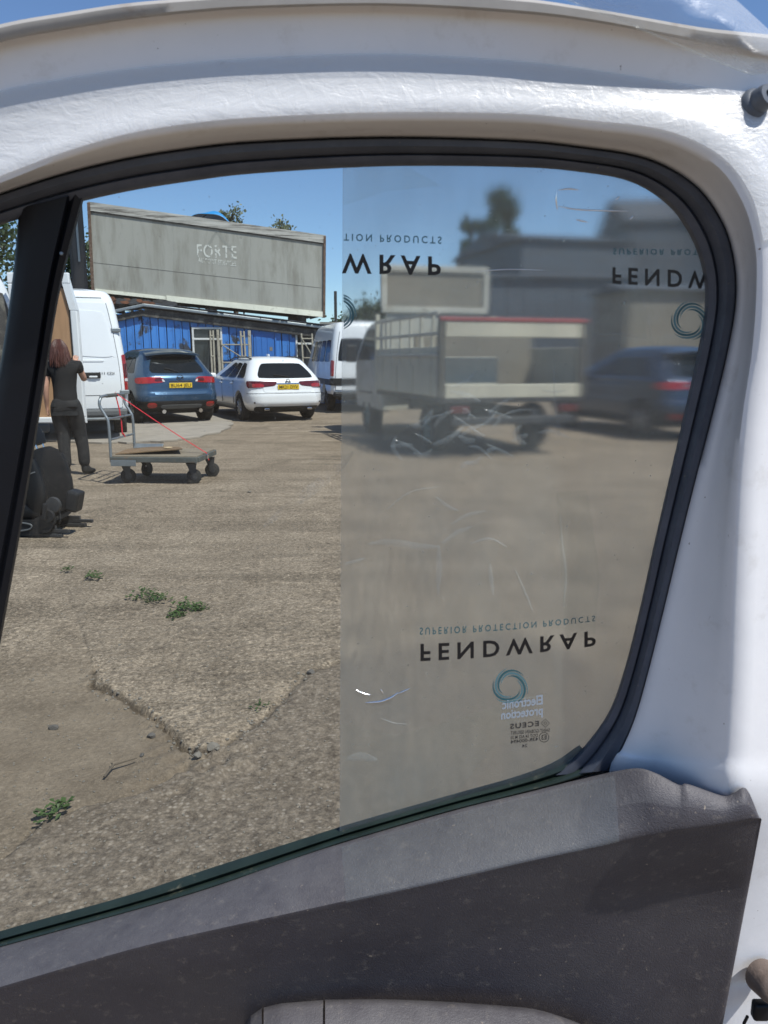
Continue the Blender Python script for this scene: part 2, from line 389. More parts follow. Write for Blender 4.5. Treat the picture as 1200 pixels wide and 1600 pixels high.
st2 = noise(nt, co, .9, 7, .68, 1.0); c = mixc(nt, math_n(nt, 'MULTIPLY', bw(nt, st2, .54, .66), .55), c, (.115, .098, .08))
vo = N.new('ShaderNodeTexVoronoi'); vo.inputs['Scale'].default_value = 62; L.new(co, vo.inputs['Vector'])
peb = ramp(nt, vo.outputs['Color'], [(.1, (.07, .06, .05)), (.5, (.21, .182, .15)), (.9, (.36, .325, .28))])
c = mixc(nt, math_n(nt, 'MULTIPLY', bw(nt, vo.outputs['Distance'], .62, .25), .7), c, peb)
fine2 = noise(nt, co, 75, 4, .8)
c = mixc(nt, .8, c, ramp(nt, fine, [(.36, (.22, .20, .18)), (.5, (.47, .455, .43)), (.64, (.74, .71, .66))]), 'OVERLAY')
c = mixc(nt, .75, c, ramp(nt, fine2, [(.36, (.24, .23, .21)), (.5, (.5, .49, .47)), (.64, (.78, .75, .70))]), 'OVERLAY')
c = mixc(nt, bw(nt, grit, .62, .72), c, (.42, .40, .36)); c = mixc(nt, bw(nt, grit, .36, .28), c, (.07, .06, .05))
c = mixc(nt, math_n(nt, 'MULTIPLY', attr('mud'), .8), c, ramp(nt, mid, [(.3, (.11, .088, .065)), (.7, (.20, .167, .127))]))
c = mixc(nt, math_n(nt, 'MULTIPLY', attr('lower'), .72), c, ramp(nt, fine, [(.3, (.055, .045, .036)), (.5, (.125, .104, .083)), (.7, (.23, .197, .16))]))
c = mixc(nt, math_n(nt, 'MULTIPLY', attr('lower'), bw(nt, vo.outputs['Distance'], .5, .2)), c, mixc(nt, .5, c, peb))
# drag lines brushed into the ribbed slab
rot = N.new('ShaderNodeMapping'); rot.inputs['Rotation'].default_value = (0, 0, R(-22)); L.new(co, rot.inputs['Vector'])
ribs = noise(nt, scaled(nt, rot.outputs[0], (2.5, 42, 1)), 1.0, 4, .6)
c = mixc(nt, math_n(nt, 'MULTIPLY', attr('ribbed'), math_n(nt, 'MULTIPLY', bw(nt, ribs, .5, .35), .35)), c, (.15, .135, .115))
c = mixc(nt, math_n(nt, 'MULTIPLY', attr('soil_shade'), .85), c, (.045, .036, .027))  # dark soil that also puts the crack's shade into the colour
c = mixc(nt, 1.0, c, (1.12, 1.06, 1.01), 'MULTIPLY')
L.new(c, b.inputs['Base Color']); b.inputs['Roughness'].default_value = .92; b.inputs['Specular IOR Level'].default_value = .2
n1 = bump(nt, math_n(nt, 'MULTIPLY', ribs, attr('ribbed')), .9, .012)
n2 = bump(nt, vo.outputs['Distance'], .45, .004, n1)
n3 = bump(nt, fine, .9, .012, n2)
L.new(bump(nt, grit, .5, .003, n3), b.inputs['Normal'])
me.materials.append(m)

ap = wob(gp([(-300, 668), (60, 690), (160, 694), (250, 692), (318, 684), (352, 672), (362, 663), (350, 657)]), .05, 8, 6) + gp([(300, 640), (-300, 640)])
apr = MB().prism([Vector((x, y, .004)) for x, y in ap], (0, 0, .028)).build('concrete_apron', 'apron_concrete'); tag(apr, 'paler concrete apron under the parked van and blue car', kind='structure')
def lump(r, seed, squash=.6, n=2):
    bm = bmesh.new(); bmesh.ops.create_icosphere(bm, subdivisions=n, radius=1); rg = random.Random(seed)
    dirs = [(Vector((rg.gauss(0, 1), rg.gauss(0, 1), rg.gauss(0, 1))).normalized(), rg.uniform(.55, .95)) for _ in range(9)]
    for v in bm.verts:
        p = v.co.copy()
        for d, h in dirs:
            e = p.dot(d)
            if e > h: p -= d*(e-h)
        v.co = Vector((p.x, p.y*.8, p.z*squash))*r
    bm.verts.index_update(); out = ([v.co.copy() for v in bm.verts], [[v.index for v in f.verts] for f in bm.faces]); bm.free(); return out
stones = [((84, 1140), .030, 'dark_stone', 'dark angular stone lying alone on the dusty patch'),
          ((222, 1180), .016, 'dark_stone', 'small dark stone below the broken concrete corner'),
          ((236, 1150), .030, 'dark_stone', 'flat dark flake of concrete broken from the slab corner'),
          ((187, 1012), .014, 'stone', 'small pale pebble above the broken slab edge'),
          ((486, 1058), .034, 'dark_stone', 'rounded dark stone in the gap beside the film edge'),
          ((390, 772), .03, 'stone', 'tiny pale scrap lying on open concrete below the trolley'),
          ((52, 1066), .014, 'stone', 'small pale pebble on dust near the window divider'),
          ((332, 1172), .045, 'stone', 'largest grey chunk in the crumbled slab joint'),
          ((310, 1188), .030, 'stone', 'squat grey lump just beside the largest joint chunk')]
for i, ((px, py), r, mm, lab) in enumerate(stones):
    r *= .72; v, f = lump(r, i+3); p = G(px, py)
    h = float(yard_height(np.array([[p.x]]), np.array([[p.y]]))[0][0, 0])
    o = mesh('stone', v, f, mm, smooth=False); o.location = (p.x, p.y, h + r*.3); o.rotation_euler = (0, 0, i*1.3)
    tag(o, lab, 'stone', 'loose stones on the yard')
# loose grit, too fine to count
g = MB(); base = [lump(1, s, .6, 1) for s in range(5)]
pts = []
for _ in range(1500):
    px, py = random.uniform(-20, 1000), random.uniform(850, 1460); pts.append((G(px, py), random.uniform(.002, .0065)))
for _ in range(150):
    t = random.choice(edge_a+edge_b[:40]); pts.append((Vector((t[0]+random.gauss(0, .035), t[1]+random.gauss(0, .035), 0)), random.uniform(.003, .010)))
PX = np.array([[p.x for p, r in pts]]); PY = np.array([[p.y for p, r in pts]]); PH = yard_height(PX, PY)[0][0]
for (p, r), h in zip(pts, PH):
    v, f = random.choice(base); a = random.random()*6.28
    g.add([Vector((q.x*math.cos(a)-q.y*math.sin(a), q.x*math.sin(a)+q.y*math.cos(a), q.z))*r + Vector((p.x, p.y, h+r*.3)) for q in v], f)
tag(g.build('gravel', 'stone', fix=False), 'loose grit and crumbs scattered over the concrete', kind='stuff')

def weed(px, py, rad, n, lab, leaf=.03, hgt=.05):
    p = G(px, py); rg = random.Random(px); mb = MB()
    for _ in range(n):
        a = rg.uniform(0, 6.28); d = rad*math.sqrt(rg.random()); c = Vector((d*math.cos(a), d*math.sin(a)*1.2, 0))
        l = leaf*rg.uniform(.6, 1.3); up = rg.uniform(.2, 1.0); b2 = rg.uniform(0, 6.28)
        out = Vector((math.cos(b2), math.sin(b2), up)).normalized(); sd = Vector((-math.sin(b2), math.cos(b2), 0))*l*.28
        z = Vector((0, 0, rg.uniform(0, hgt)))
        q0 = c+z; q1 = q0+out*l*.55; q2 = q0+out*l+Vector((0, 0, -l*.25))
        mb.add([q0, q1+sd, q2, q1-sd], [(0, 1, 2, 3)])
    o = mb.build('weed', 'leaf_weed', fix=False); o.location = (p.x, p.y, .01)
    return tag(o, lab, 'weed', 'weeds in the concrete')
weed(225, 935, .09, 90, 'low green weed tuft in the crack, first of the two pairs', .03, .03)
weed(247, 940, .07, 70, 'narrow green weed touching the tuft beside it in the crack', .03, .025)
weed(288, 953, .08, 80, 'green weed mat at the end of the diagonal crack', .03, .03)
weed(276, 966, .05, 70, 'tiny dark weed just below the mat at the crack end', .028, .02)
weed(312, 955, .05, 60, 'sparse weed sprig trailing from the crack end', .028, .02)
weed(405, 1110, .05, 22, 'thin pale weed on the ribbed slab near its lower edge', .02, .015)
weed(145, 904, .05, 60, 'small weed higher up the diagonal crack', .03, .02)
weed(106, 893, .04, 40, 'faint weed at the upper start of the diagonal crack', .025, .02)
weed(76, 1284, .030, 22, 'bright broad-leaved weed nearest the window sill', .030, .025)
weed(97, 1268, .022, 22, 'bright broad-leaved weed behind its larger neighbour', .030, .025)
# a dry twig on the dust
tw = MB().tube([G(163, 1218)+Vector((0, 0, .01)), G(178, 1203)+Vector((0, 0, .02)), G(215, 1190)+Vector((0, 0, .015))], [.004, .005, .002], 6).tube([G(178, 1203)+Vector((0, 0, .02)), G(174, 1197)+Vector((0, 0, .012))], [.004, .002], 6)
tag(tw.build('twig', 'bark'), 'dry forked twig lying on the dusty patch', 'twig')

# ------------------------------------------------------------------ blue workshop with the grey lorry box on its roof
YAW = R(16)
T = Vector((math.cos(YAW), math.sin(YAW), 0)); NRM = Vector((math.sin(YAW), -math.cos(YAW), 0)); UP = Vector((0, 0, 1))
W0 = at(143, 455, 23.6); W0.z = 0
def on_wall(px, py, off=0.0):
    """the place on the workshop's front that shows at that pixel: metres along, metres up"""
    d = ray(px, py); o = W0 + NRM*off
    t = (o - Vector((0, 0, CAM_H))).dot(NRM)/d.dot(NRM); p = Vector((0, 0, CAM_H)) + d*t
    return (p-o).dot(T), p.z
def WP(s, z, off=0.0): return W0 + T*s + NRM*off + UP*z
shop = thing('workshop', 'low workshop clad in peeling blue vertical boards beneath the grey lorry box', 'building', W0, YAW)
def wl(s, z, off=0.0): return Vector((s, -off, z))          # workshop's own axes: along, out, up
sL, zL = on_wall(160, 494); sM, zM = on_wall(225, 480); sR, zR = on_wall(508, 515); sE, _ = on_wall(600, 520)
def eave(s): return zM + (s-sM)*(zR-zM)/(sR-sM) if s >= sM else zM - (sM-s)*(zM-zL)/(sM-sL)
openings = []
def rect(a, b):
    s0, z1 = on_wall(*a); s1, z0 = on_wall(*b); return s0, s1, z0, z1
win1 = rect((299, 511), (350, 600)); win2 = rect((461, 519), (500, 600)); door = rect((394, 519), (432, 620))
win1 = (win1[0], win1[1], .9, win1[3]); win2 = (win2[0], win2[1], .9, win2[3]); door = (door[0], door[1], 0, door[3])
MB().prism([wl(sL-2.5, 0, -.1), wl(sE+1, 0, -.1), wl(sE+1, eave(sE+1)-.02, -.1), wl(sM, eave(sM)-.02, -.1), wl(sL-2.5, eave(sL-2.5)-.02, -.1)], (0, 5, 0)).build('wall', 'dark_timber', shop)
s = sL-2.4; i = 0
while s < sE+.9:
    wdt = .235; c = s+wdt/2; spans = [(0, eave(c)-.05)]
    for o in (win1, win2, door):
        if o[0]-.02 < c < o[1]+.02:
            spans = [q for (a, b2) in spans for q in ((a, min(b2, o[2])), (max(a, o[3]), b2)) if q[1]-q[0] > .06]
    for a, b2 in spans:
        bd = MB().box((0, 0, (b2-a)/2), (wdt-.022, .03, b2-a), bev=.006).box((wdt*.32, -.018, (b2-a)/2), (.035, .022, b2-a), bev=.005)
        o2 = bd.build('cladding_board', 'blue_cladding', shop); o2.location = wl(c, a, .02+random.uniform(-.004, .004)); o2.rotation_euler = (0, random.uniform(-.004, .004), 0)
    s += wdt; i += 1
def shop_window(o):
    s0, s1, z0, z1 = o; fr = MB(); t = .06
    for (a, b2) in (((s0+s1)/2, z1-t/2), ((s0+s1)/2, z1-.36), ((s0+s1)/2, z0+t/2)): fr.box(wl(a, b2, .03), (s1-s0, .09, t), bev=.008)
    for a in (s0+t/2, s1-t/2): fr.box(wl(a, (z0+z1)/2, .028), (t, .085, z1-z0-.01), bev=.008)
    wf = fr.build('window', 'white_frame', shop)
    MB().box(wl((s0+s1)/2, (z1-.18), -.005), (s1-s0-.1, .01, .30)).build('pane', 'dirty_glass', wf)
    MB().box(wl((s0+s1)/2, (z0+z1-.36)/2, -.006), (s1-s0-.1, .01, z1-z0-.42)).build('pane', 'dirty_glass', wf)
shop_window(win1); shop_window(win2)
s0, s1, z0, z1 = door
dr = MB().box(wl((s0+s1)/2, z1/2, .025), (s1-s0-.06, .04, z1-.05), bev=.005).build('door', 'blue_door', shop)
for q in range(3): MB().box(wl(s0+.09+(s1-s0-.18)*(q+.5)/3, z1/2-.03, .052), ((s1-s0-.18)/3-.03, .012, z1-.2), bev=.004).build('door_plank', 'blue_door', dr)
MB().box(wl((s0+s1)/2, z1-.01, .05), (s1-s0+.06, .05, .05)).box(wl(s0-.01, z1/2, .05), (.04, .05, z1)).box(wl(s1+.01, z1/2, .05), (.04, .05, z1)).build('door_frame', 'blue_door', shop)
MB().box(wl(s1-.14, 1.75, .062), (.09, .008, .12)).build('notice', 'brown_panel', dr)
# eaves: dark board and gutter along the sloping roof edge
def run(a, b2, off, hgt, dep):
    """a bar between two (along, up) places"""
    p, q = wl(a[0], a[1], off), wl(b2[0], b2[1], off); d = q-p; ang = math.atan2(d.z, d.x)
    return (p+q)/2, (d.length, dep, hgt), -ang
mb = MB()
for a, b2, off, hg, dp in (((sM, eave(sM)-.16), (sE+.6, eave(sE+.6)-.16), .10, .24, .12), ((sL-2.3, eave(sL-2.3)-.16), (sM, eave(sM)-.16), .10, .18, .12)):
    c, sz, ry = run(a, b2, off, hg, dp); mb.box(c, sz, ry=ry, bev=.01)
mb.build('fascia', 'dark_timber', shop)
mb = MB()
for a, b2 in (((sM-.02, eave(sM)+.05), (sE+.6, eave(sE+.6)+.05)), ((sL-2.3, eave(sL-2.3)+.05), (sM, eave(sM)+.05))):
    c, sz, ry = run(a, b2, .22, .09, .11); mb.box(c, sz, ry=ry, bev=.02)
mb.build('gutter', 'galvanised', shop)
c, sz, ry = run((sM+.1, eave(sM)+.12), (sE+.6, eave(sE+.6)+.12), -2.6, .06, 5.4); MB().box(c, sz, ry=ry).build('roof', 'shed_roof', shop)

# roof sheets reaching past the gutter with broken, uneven ends
rg = random.Random(9); s = sM+.9
while s < sE+.5:
    wd = rg.uniform(.35, .6); ov = rg.uniform(.20, .36); c, sz, ry = run((s, eave(s)+.14), (s+wd, eave(s+wd)+.14), ov-.55, .02, 1.1)
    nn = 7; ends = [(s+wd*k/(nn-1), ov+rg.uniform(-.07, .05)) for k in range(nn)]
    pl = [wl(a, eave(a)+.13, off) for a, off in ends]+[wl(s+wd, eave(s+wd)+.2, -.7), wl(s, eave(s)+.2, -.7)]
    MB().prism(pl, (0, 0, .012)).build('roof_sheet', 'shed_roof', shop); s += wd+.004
# grey lorry box
def bx(px, py): s_, z_ = on_wall(px, py, .0); return Vector((s_, 0, z_))
TL, TR, BL, BR = bx(136, 316), bx(509, 369), bx(143, 456), bx(508, 493)
lorry = thing('lorry_box', 'faded grey lorry box body with rusty corner perched on the blue workshop roof', 'lorry body', W0, YAW)
def q2(u, v, off=0.0):
    p = (TL*(1-u)+TR*u)*v + (BL*(1-u)+BR*u)*(1-v); return Vector((p.x, -off, p.z))
def qbar(u0, v0, u1, v1, wd, off, dep):
    """a strip along the box front between two places given as fractions"""
    p, q = q2(u0, v0), q2(u1, v1); d = (q-p).normalized(); n = Vector((d.z, 0, -d.x))*wd/2
    return [Vector((t.x, -off, t.z)) for t in (p-n, q-n, q+n, p+n)], Vector((0, dep, 0))
DEP = 2.45
np_ = 6
for i in range(np_):      # upright side sheets, butted
    u0, u1 = .012+i*.978/np_, .012+(i+1)*.978/np_-.0003
    pl = [q2(u0, .0, .0), q2(u1, .0, .0), q2(u1, .915, .0), q2(u0, .915, .0)]
    MB().prism(pl, (0, .05, 0)).build('side_sheet', 'grey_panel', lorry)
MB().prism(*qbar(.003, .958, .997, .958, .24, .05, .10)).build('top_rail', 'weathered_rail', lorry)
MB().prism(*qbar(.003, .905, .997, .905, .05, .035, .08)).build('painted_rail_shadow', 'dark_timber', lorry)  # solid dark strip painting in the shadow under the top rail
MB().prism(*qbar(.006, -.035, .006, .995, .085, .062, .12)).build('corner_post', 'rusty_post', lorry)
MB().prism(*qbar(.994, -.03, .994, .995, .075, .062, .12)).build('corner_post', 'rusty_post', lorry)
MB().prism(*qbar(.015, .02, .30, .015, .10, .03, .07)).build('bottom_rail', 'cream_rail', lorry)
MB().prism(*qbar(.302, .012, .99, .01, .17, .045, .10)).build('bottom_rail', 'cream_rail', lorry)
MB().prism(*qbar(.01, .335, .985, .345, .010, .004, .008)).build('seam', 'dark_timber', lorry)
# end wall towards the camera's left, roof and back: boards set between
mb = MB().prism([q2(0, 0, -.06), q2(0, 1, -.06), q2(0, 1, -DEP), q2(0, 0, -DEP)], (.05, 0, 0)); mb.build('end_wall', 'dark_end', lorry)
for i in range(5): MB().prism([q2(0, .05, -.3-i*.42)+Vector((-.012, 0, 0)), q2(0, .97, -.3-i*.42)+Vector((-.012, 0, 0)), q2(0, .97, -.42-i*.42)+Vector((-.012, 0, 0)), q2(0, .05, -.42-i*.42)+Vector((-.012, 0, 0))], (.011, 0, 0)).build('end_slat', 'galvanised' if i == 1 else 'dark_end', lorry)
MB().prism([q2(1, 0, -.06), q2(1, 1, -.06), q2(1, 1, -DEP), q2(1, 0, -DEP)], (-.05, 0, 0)).build('end_wall', 'grey_panel', lorry)
MB().prism([q2(0.01, .985, -.06), q2(.99, .985, -.06), q2(.99, .985, -DEP), q2(.01, .985, -DEP)], (0, 0, .03)).build('roof_sheet', 'shed_roof', lorry)
MB().prism([q2(.02, .0, -.06), q2(.98, .0, -.06), q2(.98, .0, -DEP), q2(.02, .0, -DEP)], (0, 0, .04)).build('floor_sheet', 'dark_timber', lorry)
MB().prism([q2(0.02, 0, -DEP), q2(.98, 0, -DEP), q2(.98, .97, -DEP), q2(.02, .97, -DEP)], (0, -.03, 0)).build('back_wall', 'grey_panel', lorry)
# door of the box hanging open at the near corner
oa, ob = at(109, 400, 24.0), at(134, 400, 23.75)
iv = Matrix.LocRotScale(lorry.location, lorry.rotation_euler, None).inverted(); zt, zb = at(120, 326, 23.9).z, at(120, 458, 23.9).z
dpl = [iv @ Vector((oa.x, oa.y, zb)), iv @ Vector((ob.x, ob.y, zb)), iv @ Vector((ob.x, ob.y, zt+.1)), iv @ Vector((oa.x, oa.y, zt-.12))]
od = MB().prism(dpl, (0, .06, 0)).build('box_door', 'dark_end', lorry)
e1 = (dpl[1]-dpl[0]).normalized()
for t0, t1, m_ in ((.10, .17, 'dark_metal'), (.62, .78, 'galvanised')):
    q = [dpl[0]+e1*(t0*.52)+Vector((0, -.02, .9 if m_ == 'galvanised' else .1)), dpl[0]+e1*(t1*.52)+Vector((0, -.02, .9 if m_ == 'galvanised' else .1)), dpl[0]+e1*(t1*.52)+Vector((0, -.02, 2.2)), dpl[0]+e1*(t0*.52)+Vector((0, -.02, 2.2))]
    MB().prism(q, (0, .018, 0)).build('locking_bar', m_, od)
# worn lettering and badge
m, nt, N, L, b = new_mat('worn_white')
f = bw(nt, noise(nt, coords(nt), 7, 8, .75), .41, .49)
b.inputs['Base Color'].default_value = (.56, .56, .51, 1); b.inputs['Roughness'].default_value = .7
tr = N.new('ShaderNodeBsdfTransparent'); mx = N.new('ShaderNodeMixShader'); L.new(f, mx.inputs[0]); L.new(tr.outputs[0], mx.inputs[1]); L.new(b.outputs[0], mx.inputs[2]); L.new(mx.outputs[0], N['Material Output'].inputs[0])
m, nt, N, L, b = new_mat('ghost_mark')
b.inputs['Base Color'].default_value = (.24, .24, .215, 1); b.inputs['Roughness'].default_value = .75
p0, p1 = bx(308, 401), bx(370, 404); ux = (p1-p0).normalized(); uy = Vector((-ux.z, 0, ux.x))
lettering('lettering', 'FORTE', p0+Vector((0, -.008, 0)), ux, uy, .38, (p1-p0).length, 'worn_white', lorry, .012, 1.15)
p0, p1 = bx(309, 410), bx(369, 416); ux = (p1-p0).normalized(); uy = Vector((-ux.z, 0, ux.x))
lettering('lettering', 'AIRPORT SERVICES', p0+Vector((0, -.008, 0)), ux, uy, .15, (p1-p0).length, 'worn_white', lorry, .01)
mb = MB()
for a, b2 in (((318, 396), (338, 362)), ((338, 362), (362, 392))):
    p, q = bx(*a), bx(*b2); d = (q-p).normalized(); n = Vector((d.z, 0, -d.x))*.035
    mb.prism([t+Vector((0, -.004, 0)) for t in (p-n, q-n, q+n, p+n)], (0, .003, 0))
mb.build('faded_badge', 'ghost_mark', lorry)
# broken skirt at the low corner: torn rusty pieces
rg = random.Random(5)
for i in range(30):
    u = .03+i*.0105+rg.uniform(-.005, .005); v = -.035-.055*abs(math.sin(i*1.7))*(1-i/45)-rg.uniform(0, .03)*(1-i/40); wv = rg.uniform(.14, .34); hv = rg.uniform(.08, .17)
    c = q2(u, v, rg.uniform(.05, .13)); pts = []
    nn = rg.randint(5, 7)
    for q in range(nn):
        a = 2*math.pi*q/nn; k2 = rg.uniform(.65, 1.2); pts.append(c+Vector((math.cos(a)*wv*k2*.6, rg.uniform(-.004, .004), math.sin(a)*hv*k2*.6)))
    MB().prism(pts, (0, .03, 0)).build('torn_skirt', rg.choice(['rust', 'rust', 'dark_timber', 'dark_end']), lorry)
MB().prism([q2(.02, -.2, -.25), q2(.36, -.12, -.25), q2(.36, .02, -.25), q2(.02, .02, -.25)], (0, .05, 0)).build('skirt_backing', 'dark_timber', lorry)
# props under the box, on the roof
for u in (.1, .5, .9):
    p = q2(u, 0, -1.2); MB().box((p.x, 1.2, (p.z+eave(p.x))/2+.05), (.25, 2.0, max(.08, p.z-eave(p.x)-.1))).build('support_beam', 'dark_timber', lorry)

# blue sheet humped behind the box, poles at its far end
c = at(332, 345, 27.5); mb = MB()
def hump(u, v): return Vector((c.x+(u-.5)*1.6, c.y+(v-.5)*1.8, c.z-.35+.62*math.sin(math.pi*u)**.7*(1-.25*(2*v-1)**2)+.04*math.sin(9*u+5*v)))
mb.grid(hump, np.linspace(0, 1, 25), np.linspace(0, 1, 9)); o = mb.build('tarpaulin', 'tarp', smooth=True, angle=80)
md = o.modifiers.new('s', 'SOLIDIFY'); md.thickness = .02; bake(o)
tag(o, 'bright blue humped tarpaulin showing above the lorry box roof', 'tarpaulin')
frm = MB()
for v in (0, .5, 1): frm.tube([hump(u, v)-Vector((0, 0, .03)) for u in np.linspace(0, 1, 13)], .02, 6)
for u in (0, 1):
    for v in (0, 1): p = hump(u, v); frm.tube([p, (p.x, p.y, 0)], .03, 6)
frm.build('support_frame', 'dark_metal', o)
for px, py0, lab in ((524, 455, 'thin dark upright pole beside the far end of the lorry box'),):
    p = at(px, py0, 27); tag(MB().tube([(p.x, p.y, 0), p], .05, 8).build('pole', 'dark_metal'), lab, 'pole')
p = at(512, 505, 26.8); tag(MB().box((p.x+.15, p.y, 1.3), (.65, .4, 2.6), bev=.03).box((p.x+.15, p.y, 2.62), (.8, .6, .06)).build('chimney_stack', 'weathered_rail'), 'stubby grey stack at the end of the workshop roof', 'chimney')

# scaffold frames leaning on the workshop
def frame(px0, px1, py0, py1, lab, tilt=0.0, braces=2):
    (s0, za), (s1, zb) = on_wall(px0, py0, .5), on_wall(px1, py1, .5); hgt = za
    o = thing('scaffold_frame', lab, 'scaffold frame', WP(s0, 0, .5), YAW, 'scaffold frames against the workshop'); wd = s1-s0
    for x in (0, wd):
        MB().tube([(x, -.22, 0), (x+tilt, .25, hgt)], .03, 8).build('upright', 'old_pole', o)
    for k in range(4):
        z = hgt*(.12+.27*k); y = -.22+.47*z/hgt
        MB().tube([(tilt*z/hgt, y-.02, z), (wd+tilt*z/hgt, y-.02, z)], .022, 8).build('rung', 'old_pole', o)
    for k in range(braces):
        z0, z1 = hgt*(.12+.27*k), hgt*(.12+.27*(k+1)); a, b2 = (0, wd) if k % 2 else (wd, 0)
        MB().tube([(a+tilt*z0/hgt, -.27+.47*z0/hgt, z0), (b2+tilt*z1/hgt, -.27+.47*z1/hgt, z1)], .018, 8).build('brace', 'old_pole', o)
    return o
frame(328, 336, 516, 600, 'narrow pale scaffold frame leaning at the first workshop window', .02, 1)
frame(340, 345, 515, 600, 'very narrow scaffold frame next to the first window edge', .0, 0)
frame(345, 391, 531, 600, 'wide braced scaffold frame between first window and blue door', .03, 3)
frame(378, 386, 517, 600, 'tall thin scaffold frame bunched at the end of the braced one', -.02, 1)
frame(387, 392, 516, 600, 'thin scaffold frame nearest the blue workshop door', .05, 1)
frame(473, 491, 521, 600, 'pale scaffold frame leaning at the second workshop window', .0, 3)

# ------------------------------------------------------------------ trees and far sheds
def tree(name, lab, loc, h, rx, rz, cz, n, lm, leaf=.12, group='trees beyond the yard', trunk=.12, clumps=14, seed=0):
    rg = random.Random(seed+int(loc[0]*13)); t = thing(name, lab, 'tree', loc, rg.random()*6, group)
    mb = MB().tube([(0, 0, 0), (.1, .05, cz*.5), (0, .1, cz), (.05, 0, h-.3*rz)], [trunk, trunk*.8, trunk*.6, trunk*.15], 8)
    cs = []
    for k in range(clumps):
        a = rg.uniform(0, 6.28); e = rg.uniform(-.9, 1); d = rg.uniform(.35, .9)*rx*math.sqrt(max(0.05, 1-e*e*.8))
        c = Vector((d*math.cos(a), d*math.sin(a), cz+e*rz*.85)); cs.append((c, rg.uniform(.22, .42)*rx))
        st = Vector((0, .05, max(.3, c.z-.55*d-.3))); mb.tube([st, (st+c)/2+Vector((0, 0, .1*d)), c], [trunk*.35, trunk*.22, trunk*.08], 5)
    mb.build('trunk', 'bark', t, smooth=True)
    v, f = [], []
    for _ in range(n):
        c, r = rg.choice(cs); p = c+Vector((rg.gauss(0, .5), rg.gauss(0, .5), rg.gauss(0, .45)))*r
        a, b2 = Vector((rg.gauss(0, 1), rg.gauss(0, 1), rg.gauss(0, 1))).normalized(), Vector((rg.gauss(0, 1), rg.gauss(0, 1), rg.gauss(0, 1))).normalized()
        b2 = (b2-a*a.dot(b2)).normalized(); l = leaf*rg.uniform(.6, 1.3); k = len(v)
        v += [p, p+a*l*.5+b2*l*.3, p+a*l, p+a*l*.5-b2*l*.3]; f.append((k, k+1, k+2, k+3))
    mesh('crown', v, f, lm, t); return t
p = at(362, 345, 33); tree('willow_tree', 'feathery grey-green tree top beside the blue tarpaulin', (p.x, p.y, 0), p.z+.55, .75, .8, p.z-.25, 900, 'leaf_pale', .15, seed=1, clumps=12)
p = at(447, 362, 33); tree('willow_tree', 'feathery tree top near the far end of the lorry box', (p.x, p.y, 0), p.z+.5, .65, .65, p.z-.15, 700, 'leaf_pale', .15, seed=2, clumps=11)
p = at(-20, 400, 30); tree('broad_tree', 'dense dark tree seen through the narrow quarter window', (p.x-1.5, p.y, 0), 8.6, 3.6, 3.2, 4.9, 14000, 'leaf_dark', .2, seed=3, clumps=40, trunk=.25)
p = at(108, 400, 30); tree('broad_tree', 'dark tree in the gap beside the lorry box end', (p.x-.5, p.y, 0), 6.6, 1.6, 2.4, 4.0, 6000, 'leaf_dark', .18, seed=4, clumps=24, trunk=.2)
p = at(778, 345, 46); tree('conifer_tree', 'tall narrow dark tree seen through the film', (p.x, p.y, 0), p.z+1.6, 1.4, 3.6, p.z-1.8, 8000, 'leaf_dark', .22, seed=5, clumps=34, trunk=.2)
p = at(738, 360, 46); tree('conifer_tree', 'smaller dark tree next to the tall narrow one', (p.x, p.y, 0), p.z+.8, .8, 1.2, p.z-.4, 2200, 'leaf_dark', .2, seed=6, clumps=14, trunk=.15)
p = at(585, 505, 44); tree('broad_tree', 'low dark tree behind the white minibus', (p.x, p.y, 0), p.z+1.1, 2.6, 1.4, p.z-.6, 6000, 'leaf_dark', .22, seed=7, clumps=26, trunk=.2)

def shed(name, lab, px0, px1, py_eave, Yd, depth, rise, wallm='shed_grey', roofm='shed_roof', rz=R(14), npan=12):
    p, q = at(px0, py_eave, Yd), at(px1, py_eave, Yd); wd = (q-p).length; h = (p.z+q.z)/2
    o = thing(name, lab, 'building', (p.x, p.y, 0), rz)
    for i in range(npan):
        MB().box((wd*(i+.5)/npan, .05, h/2), (wd/npan-.02, .1, h), bev=.01).build('wall_panel', wallm, o)
    MB().box((wd/2, depth/2+.1, h/2), (wd-.1, depth-.2, h-.06)).build('wall', wallm, o)
    MB().prism([(-.2, -.2, h), (-.2, depth/2, h+rise), (-.2, depth+.2, h)], (wd+.4, 0, 0)).build('roof', roofm, o)
    return o, wd, h
shed('shed', 'dark grey industrial shed beyond the flatbed truck', 816, 1010, 372, 36, 9, 0.9)
shed('shed', 'taller dark shed rising at the window corner', 985, 1400, 345, 44, 12, 2.2, rz=R(-6))
o, wd, h = shed('shed', 'low tan-walled lean-to behind the dark car', 985, 1300, 452, 26, 3, .3, 'shed_tan', 'shed_roof', R(8))
shed('shed', 'long low blue-grey shed behind the truck bed', 742, 1005, 432, 33, 4, .3, 'shed_grey', 'shed_roof', R(6), 10)

